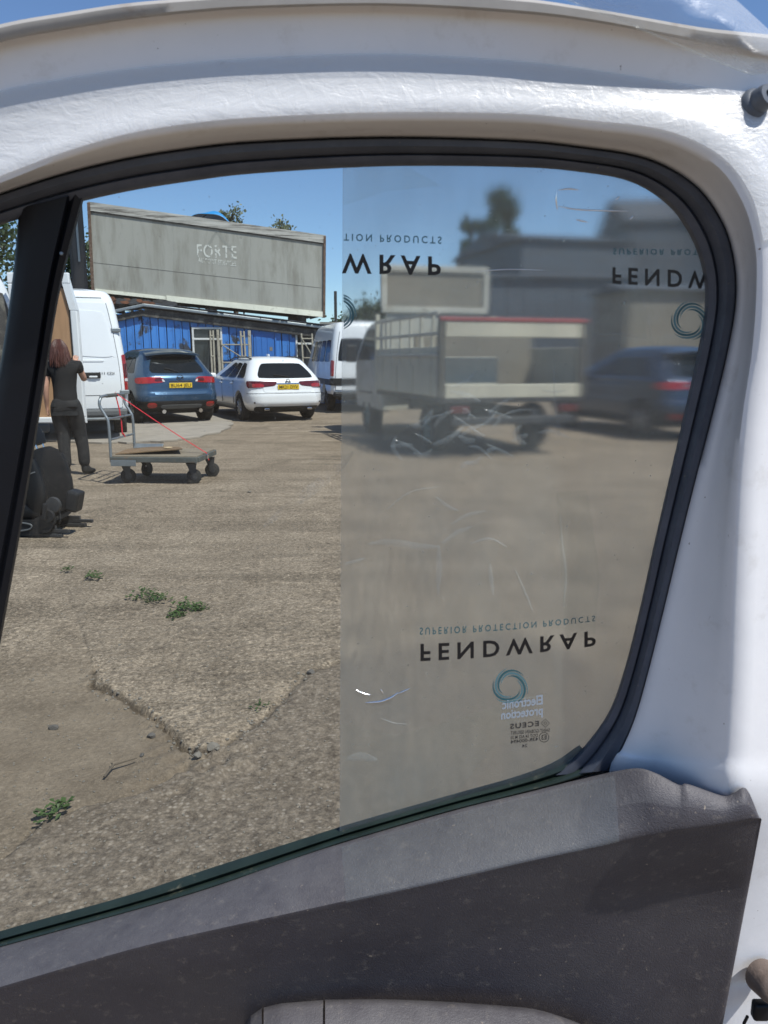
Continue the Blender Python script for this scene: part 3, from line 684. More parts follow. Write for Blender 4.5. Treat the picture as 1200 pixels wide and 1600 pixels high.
# ------------------------------------------------------------------ vehicles: rear at y = 0 looking towards -y, x to the right
class Shell:
    """a vehicle body as plan outlines stacked in height; P(u, z): |u| 0-1 tail, 1-2 tail corner, 2-3 flank, 3-4 nose corner, 4-5 nose"""
    def __init__(s, levels, bulge=.05):
        a = np.array(levels, float); s.z = a[:, 0]; s.p = a[:, 1:]; s.bulge = bulge
        d = np.diff(s.p, axis=0)/np.diff(s.z)[:, None]; m_ = np.zeros_like(s.p); m_[0], m_[-1] = d[0], d[-1]
        for i in range(1, len(s.z)-1):
            ok = d[i-1]*d[i] > 0
            m_[i] = np.where(ok, 2*d[i-1]*d[i]/np.where(ok, d[i-1]+d[i], 1), 0)
        s.m = m_
    def par(s, z):
        z = min(max(z, s.z[0]), s.z[-1]); i = min(int(np.searchsorted(s.z, z, 'right'))-1, len(s.z)-2)
        h = s.z[i+1]-s.z[i]; t = (z-s.z[i])/h
        return (2*t**3-3*t*t+1)*s.p[i] + (t**3-2*t*t+t)*h*s.m[i] + (-2*t**3+3*t*t)*s.p[i+1] + (t**3-t*t)*h*s.m[i+1]
    def P(s, u, z, off=0.0):
        if off:
            e = 1e-3; a = s.P(u+e, z); b = s.P(u-e, z); c = s.P(u, z+.01); d = s.P(u, z-.01)
            n = (a-b).cross(c-d)
            if n.length < 1e-9: return s.P(u, z)
            return s.P(u, z) + n.normalized()*off
        yr, yf, hw, rr, rf = s.par(z); sg = 1 if u >= 0 else -1; a = abs(u); b = s.bulge
        x1 = hw-rr; x2 = hw-rf
        if a <= 1: x, y = a*x1, yr+b*(a*x1/hw)**2
        elif a <= 2:
            q = (a-1)*math.pi/2; x, y = x1+rr*math.sin(q), yr+b*(x1/hw)**2+rr-rr*math.cos(q)
        elif a <= 3:
            y0 = yr+b*(x1/hw)**2+rr; y1 = yf-b-rf; t = a-2; x, y = hw, y0+(y1-y0)*t
        elif a <= 4:
            q = (a-3)*math.pi/2; x, y = x2+rf*math.cos(q), yf-b-rf+rf*math.sin(q)
        else: x = (5-a)*x2; y = yf-b*(x/hw)**2
        return Vector((sg*x, y, z))
    def body(s, name, m, parent, nz=30, arches=(), zs=None):
        us = list(np.concatenate([np.linspace(0, 1, 7)[:-1], np.linspace(1, 2, 8)[:-1], np.linspace(2, 3, 20)[:-1], np.linspace(3, 4, 8)[:-1], np.linspace(4, 5, 7)]))
        ring = us + [-u for u in reversed(us[1:-1])]; n = len(ring)
        zz = zs or list(np.linspace(s.z[0], s.z[-1], nz))
        v = [s.P(u, z) for z in zz for u in ring]
        f = [(i*n+k, i*n+(k+1) % n, (i+1)*n+(k+1) % n, (i+1)*n+k) for i in range(len(zz)-1) for k in range(n)]
        f += [tuple(reversed(range(n))), tuple(range((len(zz)-1)*n, len(zz)*n))]
        mb = MB().add(v, f); o = mb.build(name, m, parent, smooth=True, angle=50)
        if arches:
            cut = MB()
            for (y, z, r, hw) in arches:
                for sg in (-1, 1): cut.disc((sg*hw, y, z), r, 'x', .62, 32)
            co_ = cut.build('cut', None); md = o.modifiers.new('b', 'BOOLEAN'); md.object = co_; md.operation = 'DIFFERENCE'; md.solver = 'EXACT'
            par = o.parent; mw = par.matrix_world if par else None
            o.parent = None; bake(o); o.parent = par
            bpy.data.objects.remove(co_)
            o.data.polygons.foreach_set('use_smooth', [True]*len(o.data.polygons)); o.data.set_sharp_from_angle(angle=R(40))
        return o
    def patch(s, name, corners, off, m, parent, nu=14, nv=8, rnd=.25, th=.0):
        """panel laid on the body between four (u, z) corners (bottom-left, bottom-right, top-right, top-left), corners rounded"""
        mb = MB(); c = [np.array(q, float) for q in corners]
        def fn(a, b):
            # squircle-ish rounding of the square
            A, B = 2*a-1, 2*b-1; k = rnd
            A2 = A*math.sqrt(max(0, 1-k*B*B*B*B*.5)); B2 = B*math.sqrt(max(0, 1-k*A*A*A*A*.5))
            a, b = (A2+1)/2, (B2+1)/2
            q = (c[0]*(1-a)+c[1]*a)*(1-b)+(c[3]*(1-a)+c[2]*a)*b
            return s.P(float(q[0]), float(q[1]), off)
        us = np.linspace(0, 1, nu); vs = np.linspace(0, 1, nv)
        mb.grid(fn, us, vs)
        # a rim down to the body so that the panel has an edge
        rim = [(u, 0) for u in us] + [(1, v) for v in vs[1:]] + [(u, 1) for u in us[::-1][1:]] + [(0, v) for v in vs[::-1][1:]]
        def fl(a, b):
            A, B = 2*a-1, 2*b-1; k = rnd
            A2 = A*math.sqrt(max(0, 1-k*B*B*B*B*.5)); B2 = B*math.sqrt(max(0, 1-k*A*A*A*A*.5)); a, b = (A2+1)/2, (B2+1)/2
            q = (c[0]*(1-a)+c[1]*a)*(1-b)+(c[3]*(1-a)+c[2]*a)*b
            return s.P(float(q[0]), float(q[1]), -.004)
        top = [fn(*q) for q in rim]; bot = [fl(*q) for q in rim]; n = len(rim)
        mb.add(top+bot, [(i, (i+1) % n, n+(i+1) % n, n+i) for i in range(n)])
        return mb.build(name, m, parent, smooth=True, angle=35)
def wheel(parent, x, y, r, w_, rim='alloy', spokes=7):
    sg = 1 if x > 0 else -1
    t = MB().lathe([(r*.62, -w_/2), (r*.9, -w_/2), (r, -w_*.36), (r, w_*.36), (r*.9, w_/2), (r*.62, w_/2), (r*.60, 0), (r*.62, -w_/2)], 'x', (x, y, r), 32).build('wheel', 'tyre_rubber', parent, smooth=True)
    rb = MB().lathe([(r*.64, -w_*.48), (r*.60, w_*.3*sg), (r*.64, w_*.48)], 'x', (x, y, r), 32)
    for k in range(spokes):
        a = 2*math.pi*k/spokes; c, sn = math.cos(a), math.sin(a)
        rb.tube([(x+sg*w_*.42, y+c*r*.08, r+sn*r*.08), (x+sg*w_*.38, y+c*r*.62, r+sn*r*.62)], r*.075, 6)
    rb.disc((x+sg*w_*.42, y, r), r*.16, 'x', .03, 16)
    rb.build('rim', rim, t, smooth=True)
    MB().disc((x-sg*w_*.1, y, r), r*.58, 'x', .02, 20).build('brake_disc', 'dark_metal', t)
    return t
def plate(parent, s, c, wd=.52, hg=.112, tilt=0.0):
    o = MB().box((0, 0, 0), (wd, .012, hg), bev=.004).build('number_plate', 'yellow_plate', parent); o.location = c; o.rotation_euler = (tilt, 0, 0)
    lettering('registration', s, (-wd*.44, -.0075, -hg*.34), (1, 0, 0), (0, 0, 1), hg*.68, wd*.88, 'plate_black', o, .012)
    return o

# --- blue sport utility car
def suv(name, lab, loc, rz, paint, reg):
    o = thing(name, lab, 'car', loc, rz, 'cars parked in the yard')
    S = Shell([(.30, .22, 4.25, .78, .25, .3), (.38, .07, 4.40, .88, .28, .4), (.50, .0, 4.5, .915, .30, .5), (.66, .0, 4.52, .92, .30, .55), (.76, .045, 4.5, .915, .30, .6),
               (.90, .06, 4.45, .915, .32, .6), (1.02, .08, 4.2, .91, .34, .6), (1.09, .13, 3.6, .89, .34, .5), (1.18, .22, 3.25, .845, .32, .4), (1.38, .42, 2.75, .745, .28, .35),
               (1.54, .55, 2.35, .66, .26, .3), (1.62, .62, 2.15, .60, .26, .3), (1.66, .80, 2.0, .50, .24, .3), (1.685, 1.15, 1.8, .28, .2, .2)])
    S.body('body', paint, o, 34, [(.78, .36, .40, .86), (3.48, .36, .40, .86)])
    S.patch('rear_window', [(-1.22, 1.13), (1.22, 1.13), (1.12, 1.50), (-1.12, 1.50)], .006, 'car_glass', o, 22, 8, .35)
    for sg in (-1, 1):
        for (u0, u1, k0, k1) in ((2.02, 2.22, 2.06, 2.2), (2.25, 2.55, 2.23, 2.52), (2.57, 2.9, 2.54, 2.78)):
            S.patch('side_window', [(sg*u0, 1.13), (sg*u1, 1.13), (sg*k1, 1.49), (sg*k0, 1.46)], .006, 'car_glass', o, 8, 6, .2)
        tl = S.patch('tail_light', [(sg*.56, .93), (sg*1.86, .90), (sg*1.92, 1.03), (sg*.70, 1.055)], .014, 'red_lens', o, 16, 6, .5)
        S.patch('inner_lens', [(sg*.66, .965), (sg*.98, .955), (sg*.98, 1.02), (sg*.75, 1.03)], .02, 'dark_red_lens', tl, 6, 5, .6)
        S.patch('reversing_lens', [(sg*.58, .945), (sg*.68, .945), (sg*.72, 1.0), (sg*.66, 1.0)], .021, 'clear_lens', tl, 4, 4, .5)
        S.patch('fog_reflector', [(sg*.92, .40), (sg*1.32, .40), (sg*1.32, .50), (sg*.92, .50)], .03, 'red_lens', o, 8, 5, .8)
        mbm = MB().box((sg*1.0, 2.75, 1.12), (.2, .12, .14), bev=.04); mbm.build('door_mirror', paint, o)
        for y in (1.35, 2.25): MB().box((sg*.922, y, .92), (.03, .2, .035), bev=.01).build('door_handle', paint, o)
        MB().tube([(sg*.42, .12, .31), (sg*.42, -.01, .30)], .045, 12).build('exhaust', 'chrome', o)
        for y in (.78, 3.48): wheel(o, sg*.80, y, .345, .225)
        S.patch('sill_trim', [(sg*2.36, .30), (sg*2.72, .30), (sg*2.72, .43), (sg*2.36, .43)], .012, 'black_plastic', o, 8, 4, .1)
    S.patch('bumper_trim', [(-2.0, .30), (2.0, .30), (1.9, .53), (-1.9, .53)], .014, 'black_plastic', o, 30, 6, .15)
    S.patch('bumper_insert', [(-.75, .37), (.75, .37), (.8, .45), (-.8, .45)], .022, 'grey_plastic', o, 14, 4, .3)
    tg = S.patch('tailgate', [(-1.0, .66), (1.0, .66), (1.05, 1.085), (-1.05, 1.085)], .007, paint, o, 22, 10, .25)
    S.patch('plate_recess', [(-.52, .77), (.52, .77), (.48, .945), (-.48, .945)], .010, paint, tg, 12, 5, .3)
    S.patch('handle_bar', [(-.42, .945), (.42, .945), (.42, .965), (-.42, .965)], .022, 'dark_metal', tg, 12, 3, .2)
    c = S.P(0, .865, .022); plate(o, reg, c)
    c = S.P(0, 1.025, .016); em = MB()
    em.tube([c+Vector((.075*math.cos(a), -.004, .055*math.sin(a))) for a in np.linspace(0, 2*math.pi, 25)], .008, 6, False)
    em.tube([c+Vector((x_, -.006, z_)) for x_, z_ in ((-.07, .012), (-.03, .008), (0, -.022), (.03, .008), (.07, .012))], .008, 6)
    em.build('emblem', 'chrome', tg)
    sp = MB().grid(lambda u, v: Vector(((u-.5)*1.24*(1-.05*v), .62-.27*(1-v)+.10*(2*u-1)**2, 1.635-.045*(1-v)-.05*(2*u-1)**2)), np.linspace(0, 1, 13), np.linspace(0, 1, 5)).build('roof_spoiler', paint, o)
    md = sp.modifiers.new('s', 'SOLIDIFY'); md.thickness = .04; bake(sp)
    MB().tube([S.P(0, 1.14, .02), S.P(-.35, 1.20, .025), S.P(-.55, 1.22, .02)], .012, 6).build('rear_wiper', 'black_plastic', o)
    MB().box((0, 2.2, .30), (1.5, 3.9, .12)).build('underbody', 'black_plastic', o)
    MB().box((-.30, 1.9, 1.70), (.04, 1.7, .03), bev=.01).box((.30, 1.9, 1.70), (.04, 1.7, .03), bev=.01)
    return o
p = G(292, 660); VY = R(20)
suv('sport_utility_car', 'blue sport utility car with black lower bumper parked beside the white van', (p.x+.06, p.y-.55, 0), R(34), 'blue_metallic', 'BU64 JEU')

# --- white estate car
o = thing('estate_car', 'white estate car with rear wheel showing, in front of the blue door', 'car', (0, 0, 0), 0, 'cars parked in the yard')
S = Shell([(.24, .25, 4.6, .78, .3, .3), (.32, .09, 4.75, .87, .34, .5), (.46, .0, 4.86, .915, .36, .6), (.60, .0, 4.88, .925, .36, .6), (.72, .04, 4.86, .925, .36, .6), (.84, .06, 4.7, .925, .36, .6),
           (.94, .10, 4.2, .91, .35, .5), (1.0, .15, 3.7, .885, .33, .45), (1.10, .26, 3.4, .83, .3, .4), (1.26, .46, 2.95, .74, .27, .35), (1.38, .60, 2.6, .665, .25, .3), (1.45, .72, 2.35, .60, .25, .3),
           (1.485, .95, 2.1, .48, .24, .3), (1.50, 1.35, 1.9, .26, .2, .2)], .08)
S.body('body', 'white_paint', o, 34, [(.98, .34, .37, .88), (3.85, .34, .37, .88)])
S.patch('rear_window', [(-1.3, 1.0), (1.3, 1.0), (1.15, 1.34), (-1.15, 1.34)], .006, 'car_glass', o, 22, 8, .3)
for sg in (-1, 1):
    for (u0, u1, k0, k1) in ((2.03, 2.26, 2.05, 2.24), (2.29, 2.55, 2.27, 2.52), (2.57, 2.88, 2.54, 2.74)):
        S.patch('side_window', [(sg*u0, 1.0), (sg*u1, 1.0), (sg*k1, 1.36), (sg*k0, 1.33)], .006, 'car_glass', o, 8, 6, .25)
    tl = S.patch('tail_light', [(sg*.55, .83), (sg*1.75, .77), (sg*1.85, .94), (sg*.45, .925)], .014, 'dark_red_lens', o, 18, 6, .35)
    S.patch('inner_lens', [(sg*1.0, .80), (sg*1.5, .79), (sg*1.5, .88), (sg*1.05, .88)], .020, 'red_lens', tl, 6, 5, .6)
    for y in (1.55, 2.5): MB().box((sg*.932, y, .86), (.03, .2, .03), bev=.01).build('door_handle', 'white_paint', o)
    for y in (1.42, 2.42): MB().box((sg*.922, y, .66), (.012, .008, .55)).build('door_seam', 'black_plastic', o)
    MB().box((sg*1.0, 3.05, 1.02), (.2, .12, .13), bev=.04).build('door_mirror', 'white_paint', o)
    MB().tube([(sg*.62, .85, 1.44), (sg*.62, 1.2, 1.487), (sg*.60, 2.3, 1.48), (sg*.58, 2.7, 1.41)], .018, 8).build('roof_rail', 'dark_metal', o)
    for y in (.98, 3.85): wheel(o, sg*.81, y, .325, .22, 'alloy', 10)
    MB().disc((sg*.80, -.012+.13, .45), .02, 'y', .02, 10).build('parking_sensor', 'black_plastic', o)
S.patch('bumper_trim', [(-1.6, .25), (1.6, .25), (1.5, .36), (-1.5, .36)], .012, 'black_plastic', o, 26, 5, .2)
S.patch('bumper_seam', [(-1.9, .655), (1.9, .655), (1.9, .665), (-1.9, .665)], .004, 'grey_plastic', o, 30, 3, 0)
tg = S.patch('tailgate', [(-1.05, .68), (1.05, .68), (1.1, .96), (-1.1, .96)], .006, 'white_paint', o, 22, 8, .2)
S.patch('chrome_bar', [(-.5, .865), (.5, .865), (.5, .885), (-.5, .885)], .016, 'chrome', tg, 14, 3, .1)
c = S.P(-.0, .80, .018); plate(o, 'MK21 DYV', c)
c = S.P(0, .915, .014); em = MB().tube([c+Vector((.055*math.cos(a), -.006, .055*math.sin(a))) for a in np.linspace(0, 2*math.pi, 25)], .009, 6, False)
em.tube([c+Vector((x_, -.008, z_)) for x_, z_ in ((-.05, -.018), (.0, .03), (.0, -.03), (.05, .018))], .007, 6); em.build('emblem', 'dark_metal', tg)
MB().box((0, 1.45, 1.53), (.03, .16, .055), bev=.013).build('roof_aerial', 'white_paint', o)
MB().tube([S.P(.1, 1.02, .02), S.P(-.3, 1.05, .022), S.P(-.55, 1.06, .02)], .011, 6).build('rear_wiper', 'black_plastic', o)
for x in (-.55, .5): MB().box((x, .05, .30), (.12, .12, .05), bev=.015).build('exhaust', 'chrome', o)
MB().box((0, 2.4, .26), (1.5, 4.2, .1)).build('underbody', 'black_plastic', o)
p = G(462, 655); o.location = (p.x-.05, p.y-.75, 0); o.rotation_euler = (0, 0, R(27))

# --- white panel van
def van_shell(h, L_, hw=.99):
    k = h/2.62
    return Shell([(.50, .03, L_-.3, hw-.03, .12, .3), (.62, 0, L_-.05, hw, .13, .5), (1.0, 0, L_, hw+.005, .14, .6), (1.25*k, .02, L_-.5, hw, .15, .6), (1.7*k, .08, L_-1.2, hw-.04, .16, .5),
                  (2.2*k, .16, L_-1.6, hw-.11, .17, .4), (2.42*k, .21, L_-1.8, hw-.16, .17, .4), (2.54*k, .26, L_-2, hw-.23, .18, .4), (2.60*k, .36, L_-2.1, hw-.34, .18, .4), (2.62*k, .6, L_-2.3, hw-.55, .16, .3)], .03)
o = thing('panel_van', 'tall white panel van, rear end on, next to the blue car', 'van', (0, 0, 0), 0, 'white vans in the yard')
S = van_shell(2.68, 5.9); kk = 2.68/2.62
S.body('body', 'white_paint', o, 40, [(1.35, .38, .42, .95), (4.9, .38, .42, .95)])
for sg in (-1, 1):
    d = S.patch('rear_door', [(sg*.012, .58), (sg*1.12, .58), (sg*1.12, 2.36*kk), (sg*.012, 2.36*kk)], .014, 'white_paint', o, 16, 22, .06)
    S.patch('blanked_window', [(sg*.14, 1.50), (sg*.98, 1.46), (sg*.94, 2.22*kk), (sg*.14, 2.22*kk)], .024, 'white_paint', d, 12, 14, .3)
    S.patch('crease', [(sg*.06, 1.395), (sg*.75, 1.395), (sg*.75, 1.425), (sg*.06, 1.425)], .026, 'white_paint', d, 10, 4, .3)
    S.patch('lower_seam', [(sg*.02, .80), (sg*1.1, .80), (sg*1.1, .812), (sg*.02, .812)], .017, 'grey_plastic', d, 10, 3, 0)
    S.patch('door_seam', [(sg*1.13, .58), (sg*1.165, .58), (sg*1.165, 2.36*kk), (sg*1.13, 2.36*kk)], .004, 'black_plastic', o, 3, 16, 0)
    for z in (.86, 1.9*kk): 
        c = S.P(sg*1.35, z, .02); MB().box(c, (.17, .05, .075), rz=sg*.35, bev=.015).build('hinge', 'galvanised', o)
    tl = S.patch('tail_light', [(sg*1.42, .86), (sg*1.98, .86), (sg*1.98, 1.52), (sg*1.42, 1.52)], .012, 'red_lens', o, 8, 14, .25)
    S.patch('inner_lens', [(sg*1.46, 1.12), (sg*1.94, 1.12), (sg*1.94, 1.36), (sg*1.46, 1.36)], .017, 'dark_red_lens', tl, 6, 6, .3)
    S.patch('reversing_lens', [(sg*1.46, 1.05), (sg*1.9, 1.05), (sg*1.9, 1.10), (sg*1.46, 1.10)], .018, 'clear_lens', tl, 6, 4, .3)
    for y in (1.35, 4.9): wheel(o, sg*.83, y, .345, .24, 'dark_metal', 5)
hd = MB().box((.42, -.02, 1.16), (.27, .035, .10), bev=.04).build('door_handle', 'black_plastic', o)
MB().box((.43, -.04, 1.135), (.14, .02, .03), bev=.008).build('handle_grip', 'white_paint', hd)
lettering('model_lettering', '211 CDI', S.P(.62, 1.17, .018), (1, 0, 0), (0, 0, 1), .045, .26, 'plate_black', o, .01)
S.patch('gutter_seam', [(-1.0, 2.44*kk), (1.0, 2.44*kk), (1.0, 2.452*kk), (-1.0, 2.452*kk)], .004, 'grey_plastic', o, 14, 3, 0)
MB().box((0, -.02, .50), (1.92, .22, .13), bev=.035).build('bumper', 'grey_plastic', o)
MB().box((0, -.09, .40), (1.7, .16, .05), bev=.015).build('step', 'galvanised', o)
MB().box((.35, .035, .655), (.62, .03, .2), bev=.02).build('plate_holder', 'white_paint', o)
MB().box((0, 2.9, .42), (1.5, 5.2, .16)).build('underbody', 'black_plastic', o)
p = G(113, 690); o.location = (p.x, p.y, 0); o.rotation_euler = (0, 0, R(19)); VAN = o

# --- white minibus
o = thing('minibus', 'white minibus with dark rear windows, half behind the film edge', 'van', (0, 0, 0), 0, 'white vans in the yard')
S = van_shell(2.45, 5.6, .98); kk = 2.45/2.62
S.body('body', 'white_paint', o, 40, [(1.25, .36, .40, .94), (4.6, .36, .40, .94)])
for sg in (-1, 1):
    d = S.patch('rear_door', [(sg*.012, .62), (sg*1.1, .62), (sg*1.1, 2.34*kk), (sg*.012, 2.34*kk)], .014, 'white_paint', o, 16, 20, .06)
    S.patch('window', [(sg*.12, 1.38), (sg*1.0, 1.38), (sg*.97, 2.12*kk), (sg*.12, 2.12*kk)], .022, 'van_glass', d, 12, 12, .2)
    S.patch('door_seam', [(sg*1.12, .6), (sg*1.15, .6), (sg*1.15, 2.3*kk), (sg*1.12, 2.3*kk)], .004, 'black_plastic', o, 3, 14, 0)
    S.patch('trim_strip', [(sg*.02, .74), (sg*1.9, .74), (sg*1.9, .93), (sg*.02, .93)], .026, 'black_plastic', o, 16, 4, .05)
    MB().box((sg*.1, -.015, 1.18), (.13, .03, .05), bev=.02).build('door_handle', 'black_plastic', d)
    S.patch('tail_light', [(sg*1.35, .98), (sg*1.95, .98), (sg*1.95, 1.4), (sg*1.35, 1.4)], .012, 'red_lens', o, 8, 10, .3)
    for (u0, u1) in ((2.04, 2.24), (2.27, 2.47), (2.50, 2.68), (2.71, 2.86)): S.patch('side_window', [(sg*u0, 1.36), (sg*u1, 1.36), (sg*(u1-.008), 2.08*kk), (sg*(u0-.0), 2.08*kk)], .010, 'van_glass', o, 8, 8, .2)
    S.patch('side_strip', [(sg*2.02, .74), (sg*2.95, .74), (sg*2.95, .9), (sg*2.02, .9)], .012, 'black_plastic', o, 20, 4, .05)
    for y in (1.25, 4.6): wheel(o, sg*.82, y, .335, .22, 'dark_metal', 5)
MB().box((0, -.02, .50), (1.88, .2, .14), bev=.04).build('bumper', 'black_plastic', o)
MB().box((0, 2.8, .42), (1.5, 5.0, .16)).build('underbody', 'black_plastic', o)
p = G(566, 645); o.location = (p.x+.15, p.y, 0); o.rotation_euler = (0, 0, R(14))

# --- white van whose rear stands open, mostly behind the divider: it faces away to the left
o = thing('open_van', 'white van with its ply-lined rear door swung open beside the person', 'van', (0, 0, 0), 0, 'white vans in the yard')
S = van_shell(2.62, 5.8)
bd = S.body('body', 'white_paint', o, 36, [(1.3, .38, .42, .95), (4.8, .38, .42, .95)])
S.patch('load_opening', [(-.95, .62), (.95, .62), (.93, 2.3), (-.93, 2.3)], .006, 'dark_timber', o, 16, 16, .06)
for x in (-.93, .93): MB().box((x, .05, 1.45), (.06, .10, 1.6), bev=.02).build('door_pillar', 'white_paint', o)
MB().box((0, -.02, .52), (1.9, .22, .15), bev=.04).build('bumper', 'grey_plastic', o)
for sg in (-1, 1):
    for y in (1.3, 4.8): wheel(o, sg*.83, y, .345, .24, 'dark_metal', 5)
def leaf_door(sg):
    """rear door leaf in its own axes: hinge at x = 0, leaf along +x, lining towards -y"""
    d = bpy.data.objects.new('rear_door', None); link(d, o)
    fr = MB()
    outer = [(0, .58), (.86, .58), (.86, 2.05), (.76, 2.52), (0, 2.52)]
    mbp = MB().prism([Vector((x, .03, z)) for x, z in outer], (0, .03, 0))
    for (x0, z0, x1, z1) in ((0, .58, .86, .66), (0, 1.30, .86, 1.40), (0, 2.38, .79, 2.52), (0, .66, .09, 2.38), (.77, .66, .86, 2.05)):
        mbp.box(((x0+x1)/2, .0, (z0+z1)/2), (x1-x0, .06, z1-z0), bev=.015)
    mbp.prism([Vector((x, -.03, z)) for x, z in ((.77, 2.05), (.86, 2.05), (.79, 2.38), (.70, 2.38))], (0, .06, 0))
    dm = mbp.build('door_shell', 'white_paint', d)
    MB().box((.43, .01, .98), (.68, .012, .64), bev=.004).build('ply_lining', 'plywood', d)
    MB().prism([Vector((x, .004, z)) for x, z in ((.09, 1.42), (.75, 1.42), (.77, 1.5), (.765, 2.1), (.72, 2.33), (.66, 2.38), (.09, 2.38))], (0, .012, 0)).build('ply_lining', 'plywood', d)
    MB().tube([Vector((x, -.002, z)) for x, z in ((.10, 1.41), (.72, 1.41), (.765, 1.46), (.762, 2.08), (.715, 2.32), (.64, 2.37), (.1, 2.37))], .014, 6).build('window_seal', 'black_plastic', d)
    return d
p = at(124, 560, 10.3)
o.rotation_euler = (0, 0, R(74)); o.location = (p.x-.98, p.y-.55, 0)
d = leaf_door(1)
# far leaf: hinge at the body's far corner, lining towards the camera
inv = Matrix.LocRotScale(o.location, o.rotation_euler, None).inverted()
d.location = inv @ Vector((p.x-.86, p.y+.03, .02)); d.rotation_euler = (0, 0, -R(74)+R(2))

# --- flatbed truck seen through the film
o = thing('flatbed_truck', 'cream flatbed truck with red-topped tail frame, blurred behind the film', 'truck', (0, 0, 0), 0)
BW, BL_ = 2.28, 3.3
for sg in (-1, 1):
    MB().box((sg*.36, 2.6, .62), (.09, 5.2, .18), bev=.01).build('chassis_rail', 'dark_metal', o)
    for y in (1.05, 4.55):
        wheel(o, sg*.86, y, .37, .25, 'truck_grey', 6)
        MB().box((sg*.86, y, .80), (.32, .95, .03), bev=.012).build('mudguard', 'black_plastic', o)
MB().box((0, BL_/2, .86), (BW, BL_, .10), bev=.012).build('bed_floor', 'dark_timber', o)
for sg in (-1, 1):
    sd = MB().box((sg*BW/2, BL_/2, 1.26), (.05, BL_, .72), bev=.012)
    sdo = sd.build('dropside', 'cream_paint', o)
    for k in range(4): MB().box((sg*(BW/2+.03), .4+k*.82, 1.13), (.02, .06, .42), bev=.005).build('rib', 'cream_paint', sdo)
    MB().box((sg*(BW/2), .04, 1.45), (.09, .09, 1.1), bev=.012).build('tail_post', 'truck_dark', o)
    MB().box((sg*(BW/2), BL_-.04, 1.55), (.08, .08, 1.35), bev=.012).build('front_post', 'cream_paint', o)
    MB().box((sg*.88, -.05, .72), (.30, .05, .11), bev=.015).build('tail_light', 'dark_red_lens', o)
MB().box((0, .02, .98), (BW-.1, .05, .20), bev=.012).build('tailboard', 'cream_paint', o)
MB().box((0, .03, 1.86), (BW-.1, .06, .22), bev=.012).build('tail_beam', 'cream_paint', o)
MB().box((0, .03, 2.0), (BW+.08, .09, .06), bev=.012).build('red_capping', 'red_paint', o)
MB().box((0, -.02, .55), (BW-.3, .08, .12), bev=.02).build('rear_underrun', 'dark_metal', o)
for k in range(6): MB().box((-BW/2-.01, .35+k*.5, 1.72), (.05, .05, .75), bev=.008).build('rack_upright', 'truck_white', o)
for z in (1.5, 1.8, 2.08): MB().box((-BW/2-.045, 1.6, z), (.04, 3.1, .05), bev=.008).build('rack_rail', 'truck_white', o)
MB().box((0, 1.5, 1.36), (BW-.2, .05, .88), bev=.01).build('load_board', 'brown_panel', o)
MB().box((-.55, .8, 1.2), (.9, .9, .55), bev=.03).build('load_locker', 'cream_paint', o)
hb = MB()
for z in (2.32, 3.05): hb.box((0, BL_+.02, z), (BW-.2, .09, .11), bev=.012)
for x in (-1.0, 1.0): hb.box((x, BL_+.02, 2.685), (.11, .085, .63), bev=.012)
hbo = hb.build('headboard_frame', 'truck_white', o); MB().box((0, BL_+.035, 2.685), (1.9, .03, .64)).build('headboard_panel', 'brown_panel', hbo)
MB().box((0, BL_+.05, 1.6), (1.9, .05, 1.35), bev=.01).build('headboard', 'truck_white', o)
CS = Shell([(.5, 0, 2.05, .98, .08, .3), (.9, 0, 2.1, 1.0, .1, .3), (1.35, .02, 2.05, 1.0, .1, .3), (1.75, .05, 1.8, .95, .12, .3), (2.1, .1, 1.5, .86, .14, .3), (2.2, .25, 1.3, .7, .14, .3)], .02)
cb = CS.body('cab', 'truck_white', o, 22); cb.location = (0, BL_+.2, 0)
for sg in (-1, 1):
    wdw = CS.patch('cab_window', [(sg*2.2, 1.42), (sg*2.95, 1.42), (sg*2.9, 2.0), (sg*2.2, 2.0)], .006, 'car_glass', cb, 8, 6, .15)
    MB().box((sg*1.15, 1.6, 1.55), (.2, .1, .35), bev=.03).build('wing_mirror', 'black_plastic', cb)
CS.patch('back_window', [(-.8, 1.5), (.8, 1.5), (.78, 2.0), (-.78, 2.0)], .006, 'car_glass', cb, 8, 6, .15)
p = G(797, 712); o.location = (p.x, p.y-.15, 0); o.rotation_euler = (0, 0, R(17))

# --- dark car at the window's edge
p = G(1105, 690)
suv('sport_utility_car', 'dark navy car with one red tail light, blurred at the window edge', (p.x+.02, p.y, 0), R(17), 'navy_metallic', 'KX13 OHB')

